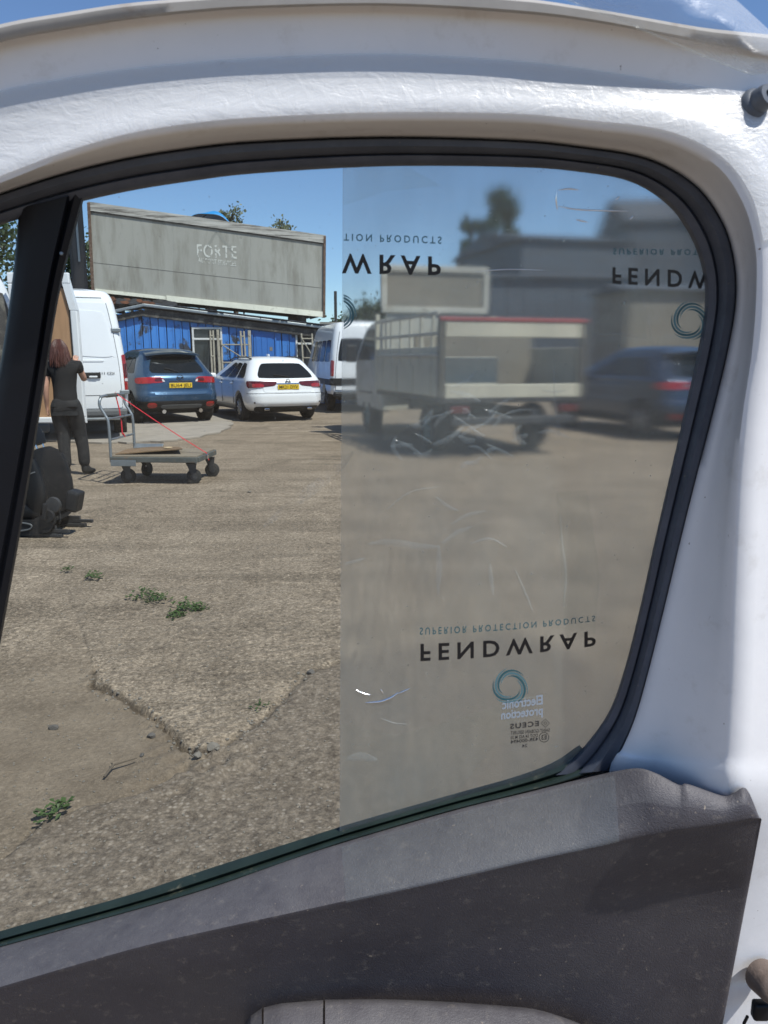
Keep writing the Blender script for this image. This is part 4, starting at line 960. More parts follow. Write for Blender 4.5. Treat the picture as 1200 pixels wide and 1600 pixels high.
# ------------------------------------------------------------------ platform trolley
def tg_(px, py, z): return G(px, py, z)
fl, fr_, br = G(172, 712, .34), G(308, 713, .34), G(341, 698, .34)
ang = math.atan2(fr_.y-fl.y, fr_.x-fl.x); TLn = (fr_-fl).length; TW = .78
t = thing('platform_trolley', 'grey steel platform trolley with tubular handle and red strap on the yard', 'trolley', (fl.x, fl.y, 0), ang)
MB().box((TLn/2, TW/2, .325), (TLn-.03, TW-.03, .03), bev=.004).build('deck', 'deck_board', t)
fm = MB()
for y in (0, TW): fm.box((TLn/2, y, .295), (TLn, .035, .062), bev=.006)
for x in (0, TLn): fm.box((x, TW/2, .296), (.035, TW-.04, .058), bev=.006)
fm.build('frame', 'trolley_paint', t)
MB().box((.16, -.022, .255), (.30, .01, .07), bev=.004).build('bracket', 'galvanised', t)
for (x, y, a) in ((.14, .10, .5), (.16, TW-.1, 1.2), (TLn-.10, .10, .35), (TLn-.04, TW-.12, .15)):
    c = bpy.data.objects.new('caster', None); link(c, t); c.location = (x, y, 0); c.rotation_euler = (0, 0, a)
    MB().lathe([(.0, -.024), (.07, -.024), (.088, -.016), (.088, .016), (.07, .024), (0, .024)], 'y', (.02, 0, .088), 24).build('wheel', 'tyre_rubber', c, smooth=True)
    MB().disc((.02, 0, .088), .04, 'y', .056, 16).build('hub', 'dark_metal', c)
    fk = MB()
    for sg in (-1, 1): fk.prism([Vector((.005, sg*.034, .07)), Vector((.035, sg*.034, .07)), Vector((.05, sg*.034, .235)), Vector((-.06, sg*.034, .235))], (0, sg*.004, 0))
    fk.box((-.005, 0, .24), (.12, .085, .012)).build('fork', 'dark_metal', c)
hl = []
def hpost(y):
    return [(0, y, .26), (0, y, .70), (-.03, y, .80), (-.085, y, .90), (-.09, y, .96)]
pts = [Vector(q) for q in hpost(.02)]
top = [Vector((-.085, .05, 1.0)), Vector((-.08, .11, 1.02)), Vector((-.08, TW-.11, 1.02)), Vector((-.085, TW-.05, 1.0))]
path = pts + top + [Vector(q) for q in reversed(hpost(TW-.02))]
MB().tube([Vector(q) for q in smooth_path([tuple(q) for q in path], 4)], .017, 10).build('handle', 'galvanised', t, smooth=True, angle=60)
MB().tube([(-.08, .2, 1.02), (-.08, TW-.25, 1.02)], .022, 10).build('grip', 'trolley_paint', t)
for z in (.52, .76): MB().tube([(-.005 if z < .7 else -.015, .02, z), (-.005 if z < .7 else -.015, TW-.02, z)], .013, 8).build('crossbar', 'galvanised', t)
st = MB()
a_, b_ = Vector((-.08, TW-.30, 1.04)), Vector((TLn+.02, .30, .345))
def ribbon(mb, p, q, wd, sag=0.0, n=10):
    d = (q-p); sdv = d.cross(Vector((0, 0, 1))).normalized()*wd/2
    pts = [p+d*k/n+Vector((0, 0, -sag*4*(k/n)*(1-k/n))) for k in range(n+1)]
    for o_, s_ in ((Vector((0, 0, .0012)), 1), (Vector((0, 0, -.0012)), -1)):
        mb.add([x+sdv*e+o_ for x in pts for e in (-1, 1)], [(2*k, 2*k+1, 2*k+3, 2*k+2) for k in range(n)])
ribbon(st, a_, b_, .024, .015); ribbon(st, b_+Vector((0, 0, .006)), b_+Vector((.03, 0, -.09)), .024)
st.tube([(-.08, TW-.30, 1.045), (-.105, TW-.30, 1.02), (-.08, TW-.30, .99), (-.055, TW-.30, 1.02), (-.08, TW-.30, 1.045)], .008, 6)
st.tube([(-.08, TW-.30, 1.0), (-.05, TW-.30, .85), (-.03, TW-.31, .70), (-.02, TW-.33, .55), (.01, TW-.33, .52), (.0, TW-.35, .56)], .008, 6)
tag(st.build('strap', 'red_strap'), 'thin red ratchet strap stretched from trolley handle down to its deck corner', 'strap')
bpy.data.objects['strap'].location = t.location; bpy.data.objects['strap'].rotation_euler = t.rotation_euler
MB().box((TLn+.03, .30, .30), (.03, .045, .06), bev=.008).build('strap_hook', 'chrome', bpy.data.objects['strap'])
bo = MB().grid(lambda u, v: Vector((u*.78*(1-.18*v), v*.52, .012*math.sin(3*u)+.035*u*u*(1-v)+.02*u)), np.linspace(0, 1, 12), np.linspace(0, 1, 8)).build('plywood_offcut', 'old_ply')
md = bo.modifiers.new('s', 'SOLIDIFY'); md.thickness = .012; bake(bo)
bo.location = Matrix.LocRotScale(t.location, t.rotation_euler, None) @ Vector((.03, .08, .352)); bo.rotation_euler = (0, 0, ang+.12)
tag(bo, 'warped brown plywood offcut lying on the trolley deck', 'plywood')
MB().lathe([(0, 0), (.05, .0), (.05, .006), (0, .006)], 'z', (.58, .16, .05), 8).build('split_patch', 'pale_chip', bo)
ex = MB().box((.0, .0, 0), (.36, .018, .09), rx=-.9, bev=.003).build('steel_offcut', 'galvanised')
ex.location = Matrix.LocRotScale(t.location, t.rotation_euler, None) @ Vector((.22, TW-.12, .375)); ex.rotation_euler = (0, 0, ang)
tag(ex, 'folded grey metal offcut at the handle end of the trolley deck', 'metal offcut')

# ------------------------------------------------------------------ car seat on the ground
p = G(48, 838)
s_ = thing('car_seat', 'black car seat standing on its rails on the concrete beside the divider', 'car seat', (p.x, p.y, 0), R(-6)); s_.scale = (.88, .88, .88)
def loft(secs, nseg=20, pw=2.6):
    """rounded sections: (centre, half-width y, half-height along normal, direction in xz)"""
    mb = MB(); v = []
    for c, hy, hn, a in secs:
        nrm = Vector((-math.sin(a), 0, math.cos(a)))
        for k in range(nseg):
            q = 2*math.pi*k/nseg; cy, sn = math.cos(q), math.sin(q)
            v.append(Vector(c)+Vector((0, math.copysign(abs(cy)**(2/pw), cy)*hy, 0))+nrm*math.copysign(abs(sn)**(2/pw), sn)*hn)
    n = len(secs)
    f = [(i*nseg+k, i*nseg+(k+1) % nseg, (i+1)*nseg+(k+1) % nseg, (i+1)*nseg+k) for i in range(n-1) for k in range(nseg)]
    f += [tuple(reversed(range(nseg))), tuple(range((n-1)*nseg, n*nseg))]
    return mb.add(v, f)
# cushion runs to -x, backrest rises at its rear end and leans forward; driver faces -x
loft([((-.50, .26, .20), .20, .05, .05), ((-.44, .26, .215), .24, .085, .05), ((-.2, .26, .20), .25, .085, 0), ((.05, .26, .19), .25, .09, 0), ((.16, .26, .20), .24, .08, .3)]).build('cushion', 'seat_fabric', s_, smooth=True, angle=70)
for y in (.02, .50): loft([((-.48, y, .22), .03, .05, 0), ((-.36, y, .255), .05, .075, .02), ((-.05, y, .245), .055, .085, -.05), ((.12, y, .22), .04, .06, .2)], 14).build('cushion_bolster', 'seat_leather', s_, smooth=True, angle=70)
A0 = math.pi/2
bk = [((.14, .26, .20), .22, .055, A0), ((.145, .26, .32), .25, .065, A0), ((.13, .26, .48), .26, .065, A0+.1), ((.10, .26, .64), .25, .06, A0+.25), ((.06, .26, .76), .21, .065, A0+.4), ((.03, .26, .80), .15, .04, A0+.5)]
loft(bk).build('backrest', 'seat_fabric', s_, smooth=True, angle=70)
for y in (.015, .505):
    loft([((.08, y, .20), .03, .05, A0), ((.085, y, .32), .055, .105, A0), ((.075, y, .46), .06, .105, A0+.1), ((.07, y, .60), .055, .08, A0+.25), ((.05, y, .72), .04, .06, A0+.35)], 16).build('side_bolster', 'seat_leather', s_, smooth=True, angle=70)
MB().tube(smooth_path([(-.03, -.045, .26), (-.045, -.052, .40), (-.0, -.05, .54), (.075, -.045, .60), (.12, -.03, .62)], 6), .0055, 6).tube(smooth_path([(-.03, -.045, .70), (.02, -.05, .62), (.04, -.05, .57)], 5), .005, 6).build('piping', 'seat_piping', s_)
loft([((.0, .26, .84), .12, .05, A0+.4), ((-.03, .26, .93), .14, .06, A0+.4), ((-.06, .26, 1.0), .12, .04, A0+.4)]).build('headrest', 'seat_leather', s_, smooth=True, angle=70)
for y in (.2, .32): MB().tube([(.04, y, .76), (.0, y, .88)], .008, 8).build('headrest_post', 'chrome', s_)
# side valance with its oval pocket
vp = [(-.55, .035), (.10, .03), (.22, .06), (.27, .14), (.27, .24), (.22, .275), (.16, .22), (.05, .165), (-.55, .15)]
MB().prism([Vector((x, -.055, z)) for x, z in vp], (0, .05, 0)).build('side_valance', 'black_plastic', s_)
ov = smooth_path([(-.55, -.06, .145), (-.2, -.062, .150), (.02, -.062, .135), (.055, -.062, .105), (.0, -.062, .075), (-.2, -.062, .052), (-.55, -.06, .045)], 8)
MB().tube(ov, .008, 6).build('valance_rim', 'grey_plastic', s_, smooth=True)
MB().lathe([(0, 0), (.055, 0), (.06, .02), (.045, .05), (0, .05)], 'y', (.235, -.085, .215), 20).build('recliner_cover', 'black_plastic', s_, smooth=True)
MB().box((.215, -.095, .26), (.04, .03, .16), rx=0, ry=.15, bev=.012).build('recline_lever', 'black_plastic', s_)
MB().lathe([(0, 0), (.07, 0), (.075, .03), (0, .03)], 'y', (.26, -.03, .31), 20).build('hinge_plate', 'dark_metal', s_, smooth=True)
for y in (.0, .46):
    MB().box((.0, y+.01, .015), (.62, .05, .03), bev=.004).build('floor_rail', 'dark_metal', s_)
    MB().box((.28, y+.02, .055), (.20, .035, .03), bev=.004).build('slide_rail', 'dark_metal', s_)
    MB().box((.1, y+.02, .06), (.3, .03, .09), bev=.004).build('rail_bracket', 'dark_metal', s_)
MB().box((.40, .12, .33), (.12, .16, .20), ry=.25, bev=.025).build('module_box', 'black_plastic', s_)
MB().tube(smooth_path([(.28, .05, .25), (.31, .0, .17), (.27, .03, .10)], 5), .006, 6).build('wiring', 'black_plastic', s_)

# ------------------------------------------------------------------ person at the open door
def skin_mesh(name, nodes, edges, m, parent, levels=2):
    """nodes: {key: (pos, rx, ry)}; grown with a Skin modifier and smoothed"""
    keys = list(nodes); me = bpy.data.meshes.new(name)
    me.from_pydata([nodes[k][0] for k in keys], [(keys.index(a), keys.index(b)) for a, b in edges], []); me.update()
    o = bpy.data.objects.new(name, me); COL.objects.link(o)
    o.modifiers.new('skin', 'SKIN'); sd = o.modifiers.new('sub', 'SUBSURF'); sd.levels = levels; sd.render_levels = levels
    if not me.skin_vertices: raise RuntimeError('no skin layer')
    for i, k in enumerate(keys):
        sv = me.skin_vertices[0].data[i]; sv.radius = nodes[k][1:3] if len(nodes[k]) > 2 else (nodes[k][1],)*2; sv.use_root = (i == 0); sv.use_loose = False
    bake(o); o.data.materials.clear(); o.data.materials.append(M(m))
    o.data.polygons.foreach_set('use_smooth', [True]*len(o.data.polygons)); o.parent = parent
    return o
pp = G(117, 742)
person = thing('person', 'person with long auburn hair in black t-shirt and dark trousers holding the van door', 'person', (pp.x-.02, pp.y-.05, 0), R(8)); person.scale = (1.05, 1.05, 1.0)
n = {'pelvis': ((0, 0, .93), .118, .098), 'belly': ((0, .0, 1.05), .102, .082), 'chest': ((0, .01, 1.24), .135, .10), 'upper': ((0, .01, 1.36), .10, .075), 'neck': ((-.01, .0, 1.45), .045, .045), 'skull': ((-.03, .01, 1.55), .07, .08), 'crown': ((-.035, .01, 1.62), .06, .07),
     'nose': ((-.055, .095, 1.545), .014, .014),
     'ls': ((-.165, .0, 1.365), .05, .05), 'le': ((-.205, -.03, 1.10), .038, .038), 'lm': ((-.215, -.005, .98), .034, .034), 'lw': ((-.225, .03, .87), .024, .024), 'lp': ((-.225, .045, .81), .034, .018),
     'rs': ((.165, .02, 1.365), .05, .05), 're': ((.20, .14, 1.18), .038, .038), 'rm': ((.14, .21, 1.28), .033, .033), 'rw': ((.085, .27, 1.385), .024, .024), 'rp': ((.07, .30, 1.435), .034, .018),
     'lh': ((-.085, 0, .86), .095, .095), 'lk': ((-.06, .03, .50), .06, .06), 'lc': ((-.055, -.02, .36), .055, .055), 'la': ((-.04, -.06, .10), .036, .036), 'lt': ((-.06, .08, .035), .03, .03),
     'rh': ((.085, 0, .86), .095, .095), 'rk': ((.115, .08, .50), .06, .06), 'rc': ((.14, .07, .36), .055, .055), 'ra': ((.145, .06, .10), .036, .036), 'rt': ((.20, .16, .035), .03, .03)}
e = [('pelvis', 'belly'), ('belly', 'chest'), ('chest', 'upper'), ('upper', 'neck'), ('neck', 'skull'), ('skull', 'crown'), ('skull', 'nose'), ('upper', 'ls'), ('ls', 'le'), ('le', 'lm'), ('lm', 'lw'), ('lw', 'lp'),
     ('upper', 'rs'), ('rs', 're'), ('re', 'rm'), ('rm', 'rw'), ('rw', 'rp'), ('pelvis', 'lh'), ('lh', 'lk'), ('lk', 'lc'), ('lc', 'la'), ('la', 'lt'), ('pelvis', 'rh'), ('rh', 'rk'), ('rk', 'rc'), ('rc', 'ra'), ('ra', 'rt')]
for hnd, base, d, side in (('l', Vector(n['lp'][0]), Vector((.02, .12, -1)).normalized(), Vector((0, 1, .1))), ('r', Vector(n['rp'][0]), Vector((.15, .45, 1)).normalized(), Vector((1, 0, -.15)))):
    side = side.normalized(); curl = Vector((.6, .2, 0)) if hnd == 'l' else Vector((.2, 1, -.2))
    for k in range(4):
        b0 = base+side*(k-1.5)*.017+d*.015; ln = (.026, .03, .028, .021)[k]
        n[f'{hnd}{k}a'] = (tuple(b0), .0085, .0085); n[f'{hnd}{k}b'] = (tuple(b0+d*ln), .008, .008); n[f'{hnd}{k}c'] = (tuple(b0+d*ln*1.7+curl*.014), .0065, .0065)
        e += [(f'{hnd}p', f'{hnd}{k}a'), (f'{hnd}{k}a', f'{hnd}{k}b'), (f'{hnd}{k}b', f'{hnd}{k}c')]
    b0 = base+side*.03-d*.02; n[f'{hnd}ta'] = (tuple(b0+side*.012), .0095, .0095); n[f'{hnd}tb'] = (tuple(b0+side*.024+d*.028), .008, .008)
    e += [(f'{hnd}p', f'{hnd}ta'), (f'{hnd}ta', f'{hnd}tb')]
body = skin_mesh('body', n, e, 'skin', person, 1)
def grow(keys, add): return {k: (n[k][0], n[k][1]+add, n[k][2]+add) for k in keys}
sh = grow(['pelvis', 'belly', 'chest', 'upper', 'ls', 'rs'], .022); sh['pelvis'] = ((0, 0, .90), .148, .128); sh['belly'] = ((0, 0, 1.04), .138, .112)
sh['hem'] = ((0, 0, .87), .150, .130); sh['lq'] = ((-.185, -.012, 1.22), .062, .062); sh['rq'] = ((.185, .07, 1.27), .062, .062); sh['coll'] = ((-.005, 0, 1.425), .062, .06)
skin_mesh('t_shirt', sh, [('pelvis', 'hem'), ('pelvis', 'belly'), ('belly', 'chest'), ('chest', 'upper'), ('upper', 'coll'), ('upper', 'ls'), ('ls', 'lq'), ('upper', 'rs'), ('rs', 'rq')], 'black_cloth', person)
tr_ = grow(['pelvis', 'lh', 'lk', 'lc', 'la', 'rh', 'rk', 'rc', 'ra'], .018); tr_['pelvis'] = ((0, 0, .92), .138, .118); tr_['waist'] = ((0, 0, 1.02), .112, .094)
tr_['lh'] = ((-.085, -.015, .84), .125, .125); tr_['rh'] = ((.085, -.01, .84), .12, .12)
tr_['la'] = ((-.04, -.06, .09), .075, .075); tr_['ra'] = ((.145, .06, .09), .072, .072); tr_['lk'] = ((-.06, .03, .50), .088, .088); tr_['rk'] = ((.115, .08, .50), .085, .085)
skin_mesh('trousers', tr_, [('pelvis', 'waist'), ('pelvis', 'lh'), ('lh', 'lk'), ('lk', 'lc'), ('lc', 'la'), ('pelvis', 'rh'), ('rh', 'rk'), ('rk', 'rc'), ('rc', 'ra')], 'work_trousers', person)
for a, b2 in ((('la'), ('lt')), (('ra'), ('rt'))):
    A, B = Vector(n[a][0]), Vector(n[b2][0]); A.z = .05; B.z = .04; D2 = (B-A).normalized()
    skin_mesh('boot', {'m': (tuple(A+D2*.02), .048, .045), 'h': (tuple(A-D2*.05), .042, .042), 't': (tuple(B), .046, .036), 'e': (tuple(B+D2*.05), .038, .028), 's': (tuple(A+Vector((0, 0, .1))), .05, .05)}, [('m', 'h'), ('m', 't'), ('t', 'e'), ('m', 's')], 'boot', person)
hr = MB(); rg = random.Random(3); hc = Vector((-.033, .0, 1.575))
for k in range(240):          # locks falling from the parting to the shoulders
    a = rg.uniform(math.pi*.82, math.pi*2.18); el = rg.uniform(.1, 1.3)
    st_ = hc+Vector((.082*math.cos(a)*math.cos(el), .088*math.sin(a)*math.cos(el), .098*math.sin(el)))
    wd = hc+Vector((.094*math.cos(a), .098*math.sin(a), -.01)); en = hc+Vector((.10*math.cos(a)+rg.gauss(0, .012), .092*math.sin(a)-.015+rg.gauss(0, .01), rg.uniform(-.235, -.17)))
    crown_ = hc+Vector((.02*math.cos(a), .02*math.sin(a), .102))
    pts_ = smooth_path([tuple(crown_), tuple(st_*1.0), tuple(wd), tuple((wd+en)/2+Vector((rg.gauss(0, .006), rg.gauss(0, .006), 0))), tuple(en)], 3)
    hr.tube(pts_, [.004]+[.0085]*(len(pts_)-3)+[.006, .002], 5)
hr.build('hair', 'hair', person, smooth=True, fix=False)

# ------------------------------------------------------------------ the van door in front of the camera, seen from its inner side
DY, DK = .74, .12                            # distance at z = 1.2 m and how far its top leans in
def D(px, py, w_=0.0):
    """the place in the door's plane, w_ metres proud of the glass, seen at that pixel of the photograph"""
    d = ray(px, py); t = (DY-w_-DK*(CAM_H-1.2))/(d.y+DK*d.z)
    return Vector((d.x*t, d.y*t, CAM_H+d.z*t))
# materials
m, nt, N, L, b = new_mat('door_white')
co = coords(nt)
c = ramp(nt, noise(nt, co, 9, 8, .6), [(.3, (.75, .76, .78)), (.7, (.83, .83, .84))])
spk = noise(nt, co, 160, 3, .6); c = mixc(nt, bw(nt, spk, .735, .76), c, (.12, .08, .06))
c = mixc(nt, math_n(nt, 'MULTIPLY', bw(nt, noise(nt, co, 22, 8, .7), .56, .75), .35), c, (.42, .39, .34))
L.new(c, b.inputs['Base Color']); b.inputs['Roughness'].default_value = .38; b.inputs['Coat Weight'].default_value = .3; b.inputs['Coat Roughness'].default_value = .2
L.new(bump(nt, noise(nt, co, 60, 4, .5), .12, .002), b.inputs['Normal'])
m, nt, N, L, b = new_mat('door_rubber')
co = coords(nt); n1 = noise(nt, co, 30, 8, .7)
c = ramp(nt, n1, [(.3, (.050, .058, .078)), (.7, (.085, .095, .12))]); c = mixc(nt, bw(nt, noise(nt, co, 220, 3, .6), .71, .76), c, (.22, .19, .15))
L.new(c, b.inputs['Base Color']); b.inputs['Roughness'].default_value = .5
m, nt, N, L, b = new_mat('door_trim')
co = coords(nt); n1 = noise(nt, co, 8, 8, .65)
c = ramp(nt, n1, [(.3, (.036, .033, .041)), (.7, (.052, .048, .058))])
du = bw(nt, noise(nt, co, 75, 8, .72, .2), .56, .72); c = mixc(nt, math_n(nt, 'MULTIPLY', du, .55), c, (.20, .175, .15))
c = mixc(nt, bw(nt, noise(nt, scaled(nt, co, (1, 1, .6)), 190, 3, .6), .70, .75), c, (.34, .28, .21))
du2 = bw(nt, noise(nt, co, 5, 6, .6), .4, .75); c = mixc(nt, math_n(nt, 'MULTIPLY', du2, .30), c, (.16, .15, .145))
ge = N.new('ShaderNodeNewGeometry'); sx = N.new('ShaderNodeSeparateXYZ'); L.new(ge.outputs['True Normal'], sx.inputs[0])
dust_lit = math_n(nt, 'MULTIPLY', bw(nt, sx.outputs['Z'], .15, .6), bw(nt, noise(nt, co, 38, 8, .75), .2, .65))     # dust on what faces up, also painting the sunlit ledge paler
c = mixc(nt, math_n(nt, 'MULTIPLY', dust_lit, .46), c, (.155, .150, .152))
L.new(c, b.inputs['Base Color']); b.inputs['Roughness'].default_value = .58
vo = N.new('ShaderNodeTexVoronoi'); vo.inputs['Scale'].default_value = 900; L.new(co, vo.inputs['Vector'])
L.new(bump(nt, noise(nt, co, 420, 3, .6), .5, .0012, bump(nt, vo.outputs['Distance'], .35, .0008)), b.inputs['Normal'])
mat('sill_rubber', (.016, .026, .021), .35, var=.3, scale=20, dirt=(.10, .10, .07), dirt_lo=.6, dirt_hi=.75, dscale=60)
mat('top_trim', (.36, .34, .31), .7, var=.15, scale=14, dirt=(.20, .15, .11), dirt_lo=.55, dirt_hi=.7, dscale=12)
mat('buffer_rubber', (.09, .105, .13), .5, var=.1, scale=30)
mat('latch_plastic', (.14, .105, .085), .6, var=.25, scale=60, bmp=.3, bscale=200)
mat('divider_black', (.005, .006, .009), .5, spec=.3, var=.15, scale=20)
m, nt, N, L, b = new_mat('window_glass')
N.remove(b); tr = N.new('ShaderNodeBsdfTransparent'); tr.inputs[0].default_value = (.92, .95, .94, 1)
gl = N.new('ShaderNodeBsdfGlossy'); gl.inputs['Roughness'].default_value = .02; gl.inputs[0].default_value = (1, 1, 1, 1)
lw = N.new('ShaderNodeLayerWeight'); lw.inputs[0].default_value = .5
fre = math_n(nt, 'ADD', .022, math_n(nt, 'MULTIPLY', math_n(nt, 'POWER', lw.outputs['Facing'], 5.0), .9))
mx = N.new('ShaderNodeMixShader'); L.new(fre, mx.inputs[0]); L.new(tr.outputs[0], mx.inputs[1]); L.new(gl.outputs[0], mx.inputs[2])
df = N.new('ShaderNodeBsdfDiffuse'); df.inputs[0].default_value = (.6, .58, .52, 1)      # a little grime on the glass
co = coords(nt); gr = math_n(nt, 'MULTIPLY', bw(nt, noise(nt, co, 5, 8, .7), .35, .8), .012)
sp2 = math_n(nt, 'MULTIPLY', bw(nt, noise(nt, co, 260, 2, .5), .74, .78), .35)
mx2 = N.new('ShaderNodeMixShader'); L.new(math_n(nt, 'ADD', gr, sp2), mx2.inputs[0]); L.new(mx.outputs[0], mx2.inputs[1]); L.new(df.outputs[0], mx2.inputs[2])
L.new(mx2.outputs[0], N['Material Output'].inputs[0])

# stations run along the top from the front of the door, round the corner and down the latch side
ext = lambda pts: pts
rA = [(-120, 392), (0, 352), (100, 322), (200, 299), (300, 283), (400, 271), (600, 260), (800, 261), (900, 268), (985, 284), (1045, 322), (1080, 372), (1098, 425), (1101, 480), (1090, 550), (1068, 650), (1045, 750), (1022, 850), (1000, 950), (976, 1045), (950, 1115), (905, 1175), (862, 1212), (830, 1400), (820, 1620), (810, 1800)]
rB = [(-120, 345), (0, 303), (100, 271), (200, 247), (300, 231), (400, 221), (600, 214), (800, 219), (905, 229), (1010, 247), (1085, 288), (1128, 345), (1147, 405), (1150, 470), (1137, 550), (1113, 650), (1087, 750), (1062, 850), (1038, 950), (1013, 1050), (993, 1120), (972, 1170), (952, 1204), (920, 1400), (900, 1620), (890, 1800)]
rL = [(-120, 340), (0, 298), (100, 266), (200, 242), (300, 226), (400, 216), (600, 209), (800, 213), (908, 223), (1015, 241), (1091, 283), (1135, 342), (1155, 403), (1160, 470), (1149, 551), (1126, 652), (1101, 753), (1076, 853), (1052, 953), (1028, 1052), (1010, 1122), (994, 1174), (978, 1210), (940, 1400), (920, 1620), (910, 1800)]
rC = [(-120, 330), (0, 286), (100, 247), (200, 218), (300, 202), (400, 193), (600, 186), (800, 188), (910, 199), (1030, 215), (1115, 255), (1160, 315), (1180, 385), (1182, 455), (1175, 550), (1160, 650), (1150, 750), (1145, 850), (1141, 950), (1138, 1050), (1135, 1120), (1132, 1180), (1128, 1240), (1100, 1400), (1060, 1620), (1040, 1800)]
rD = [(-120, 300), (0, 250), (100, 215), (200, 187), (300, 170), (400, 160), (600, 150), (800, 152), (920, 160), (1055, 175), (1150, 215), (1205, 280), (1225, 360), (1225, 450), (1215, 550), (1200, 650), (1190, 750), (1185, 850), (1181, 950), (1178, 1050), (1175, 1120), (1172, 1180), (1168, 1250), (1160, 1400), (1150, 1620), (1140, 1800)]
rE = [(-120, 190), (0, 150), (100, 131), (200, 116), (300, 106), (400, 99), (600, 92), (800, 103), (930, 118), (1090, 142), (1230, 165), (1290, 240), (1310, 350), (1310, 450), (1305, 550), (1300, 650), (1295, 750), (1290, 850), (1285, 950), (1280, 1050), (1275, 1120), (1272, 1180), (1268, 1250), (1262, 1400), (1256, 1620), (1250, 1800)]
rF = [(-120, 105), (0, 66), (100, 47), (200, 31), (300, 20), (400, 13), (600, 9), (800, 20), (930, 35), (1090, 66), (1260, 100), (1345, 190), (1365, 350), (1365, 450), (1360, 550), (1355, 650), (1350, 750), (1345, 850), (1340, 950), (1335, 1050), (1330, 1120), (1327, 1180), (1324, 1250), (1318, 1400), (1312, 1620), (1306, 1800)]
rG = [(-120, 75), (0, 38), (100, 20), (200, 5), (300, -3), (400, -8), (600, -12), (800, -4), (930, 14), (1090, 42), (1285, 72), (1375, 165), (1390, 350), (1388, 450), (1384, 550), (1378, 650), (1372, 750), (1366, 850), (1360, 950), (1354, 1050), (1350, 1120), (1346, 1180), (1342, 1250), (1336, 1400), (1330, 1620), (1324, 1800)]
NS = len(rA)
SIDE = np.array([0.]*9 + [.1, .35, .65, .9] + [1.]*(NS-13))          # 0 along the top, 1 down the latch side
LOWR = np.array([1.]*(NS-3)+[.5, .3, .2])               # the pressing steps back below the window
def ringw(r, wt, ws): return [(x, y, (wt*(1-s)+ws*s)*lo) for (x, y), s, lo in zip(r, SIDE, LOWR)]
def mixr(a, b_, t): return [((x0*(1-t)+x1*t), (y0*(1-t)+y1*t)) for (x0, y0), (x1, y1) in zip(a, b_)]
def sweep(rings, n=6):
    """surface through rings of (px, py, proud) stations"""
    sm = [smooth_path(r, n) for r in rings]; k = len(sm[0])
    return MB().add([D(*map(float, q)) for r in sm for q in r], [(i*k+j, i*k+j+1, (i+1)*k+j+1, (i+1)*k+j) for i in range(len(sm)-1) for j in range(k-1)])
van_door = thing('van_door', 'white van door seen from inside with dark window seal and grey trim panel', 'van door', D(600, 1700, 0)*1.0)
van_door.location = (0, DY, .35); bpy.context.view_layer.update()
DI = Matrix.Translation(-van_door.location)
def dbuild(mb, name, m_, parent=None, smooth=True, angle=55):
    o = mb.build(name, m_, parent or van_door, smooth=smooth, angle=angle)
    if parent is None: o.data.transform(DI)
    else: o.data.transform(DI)
    return o
# white pressed frame
fr_rings = [ringw(rB, .010, .008), ringw(rB, .022, .018), ringw(rL, .028, .026), ringw(mixr(rL, rC, .25), .034, .030), ringw(mixr(rL, rC, .8), .056, .064), ringw(rC, .060, .074), ringw(mixr(rC, rD, .25), .0615, .077), ringw(mixr(rC, rD, .8), .0605, .075),
            ringw(rD, .058, .072), ringw(mixr(rD, rE, .5), .0548, .054), ringw(mixr(rD, rE, .93), .0515, .037), ringw(rE, .051, .034), ringw(mixr(rE, rF, .08), .051, .032), ringw(mixr(rE, rF, .9), .0545, .016), ringw(rF, .056, .012)]
dbuild(sweep(fr_rings), 'inner_frame', 'door_white')
tt = [ringw(rF, .050, .018), ringw(rF, .0650, .016), ringw(mixr(rF, rG, .2), .067, .018), ringw(mixr(rF, rG, .8), .067, .018), ringw(rG, .057, .014), ringw(rG, .050, .0), ringw(rG, -.03, -.05)]
dbuild(sweep(tt), 'edge_trim', 'top_trim')
bkr = [ringw(rG, -.031, -.052), ringw(rE, -.036, -.055), ringw(rB, -.03, -.04), ringw(rA, -.012, -.012)]
dbuild(sweep(bkr), 'outer_frame', 'door_white')
# rubber channel round the glass
sl = [ringw(rA, -.012, -.012), ringw(rA, .006, .006), ringw(mixr(rA, rB, .12), .015, .012), ringw(mixr(rA, rB, .36), .018, .014), ringw(mixr(rA, rB, .42), .014, .011), ringw(mixr(rA, rB, .48), .020, .017), ringw(mixr(rA, rB, .7), .027, .024), ringw(mixr(rA, rB, .92), .026, .022), ringw(rB, .014, .010)]
NSEAL = 23
dbuild(sweep([r[:NSEAL] for r in sl]), 'window_seal', 'door_rubber')
# panes
Ap = [tuple(q[:2]) for q in smooth_path([(x, y, 0) for x, y in rA[:NSEAL]], 4)]
def pane(name, poly, w0, w1, m_, parent=None):
    return dbuild(MB().add([D(x, y, w0) for x, y in poly]+[D(x, y, w1) for x, y in poly], [tuple(range(len(poly))), tuple(range(2*len(poly)-1, len(poly)-1, -1))]+[(i, len(poly)+i, len(poly)+(i+1) % len(poly), (i+1) % len(poly)) for i in range(len(poly))]), name, m_, parent, smooth=False)
def grow_px(poly, d, cx=600, cy=740):
    return [(cx+(x-cx)*(1+d/math.hypot(x-cx, y-cy)), cy+(y-cy)*(1+d/math.hypot(x-cx, y-cy))) for x, y in poly]
Aout = grow_px([q for q in Ap if q[0] > 85 or q[1] > 500], 9)
main_poly = Aout + [(700, 1272), (530, 1325), (300, 1398), (0, 1486), (-160, 1530), (-160, 1300), (-60, 1020), (10, 760), (60, 480)]
glass = pane('glass_pane', main_poly, -.004, 0, 'window_glass')
pane('quarter_glass', [(-160, 400), (0, 345), (75, 320), (50, 420), (20, 620), (-30, 900), (-160, 900)], -.003, .001, 'window_glass')
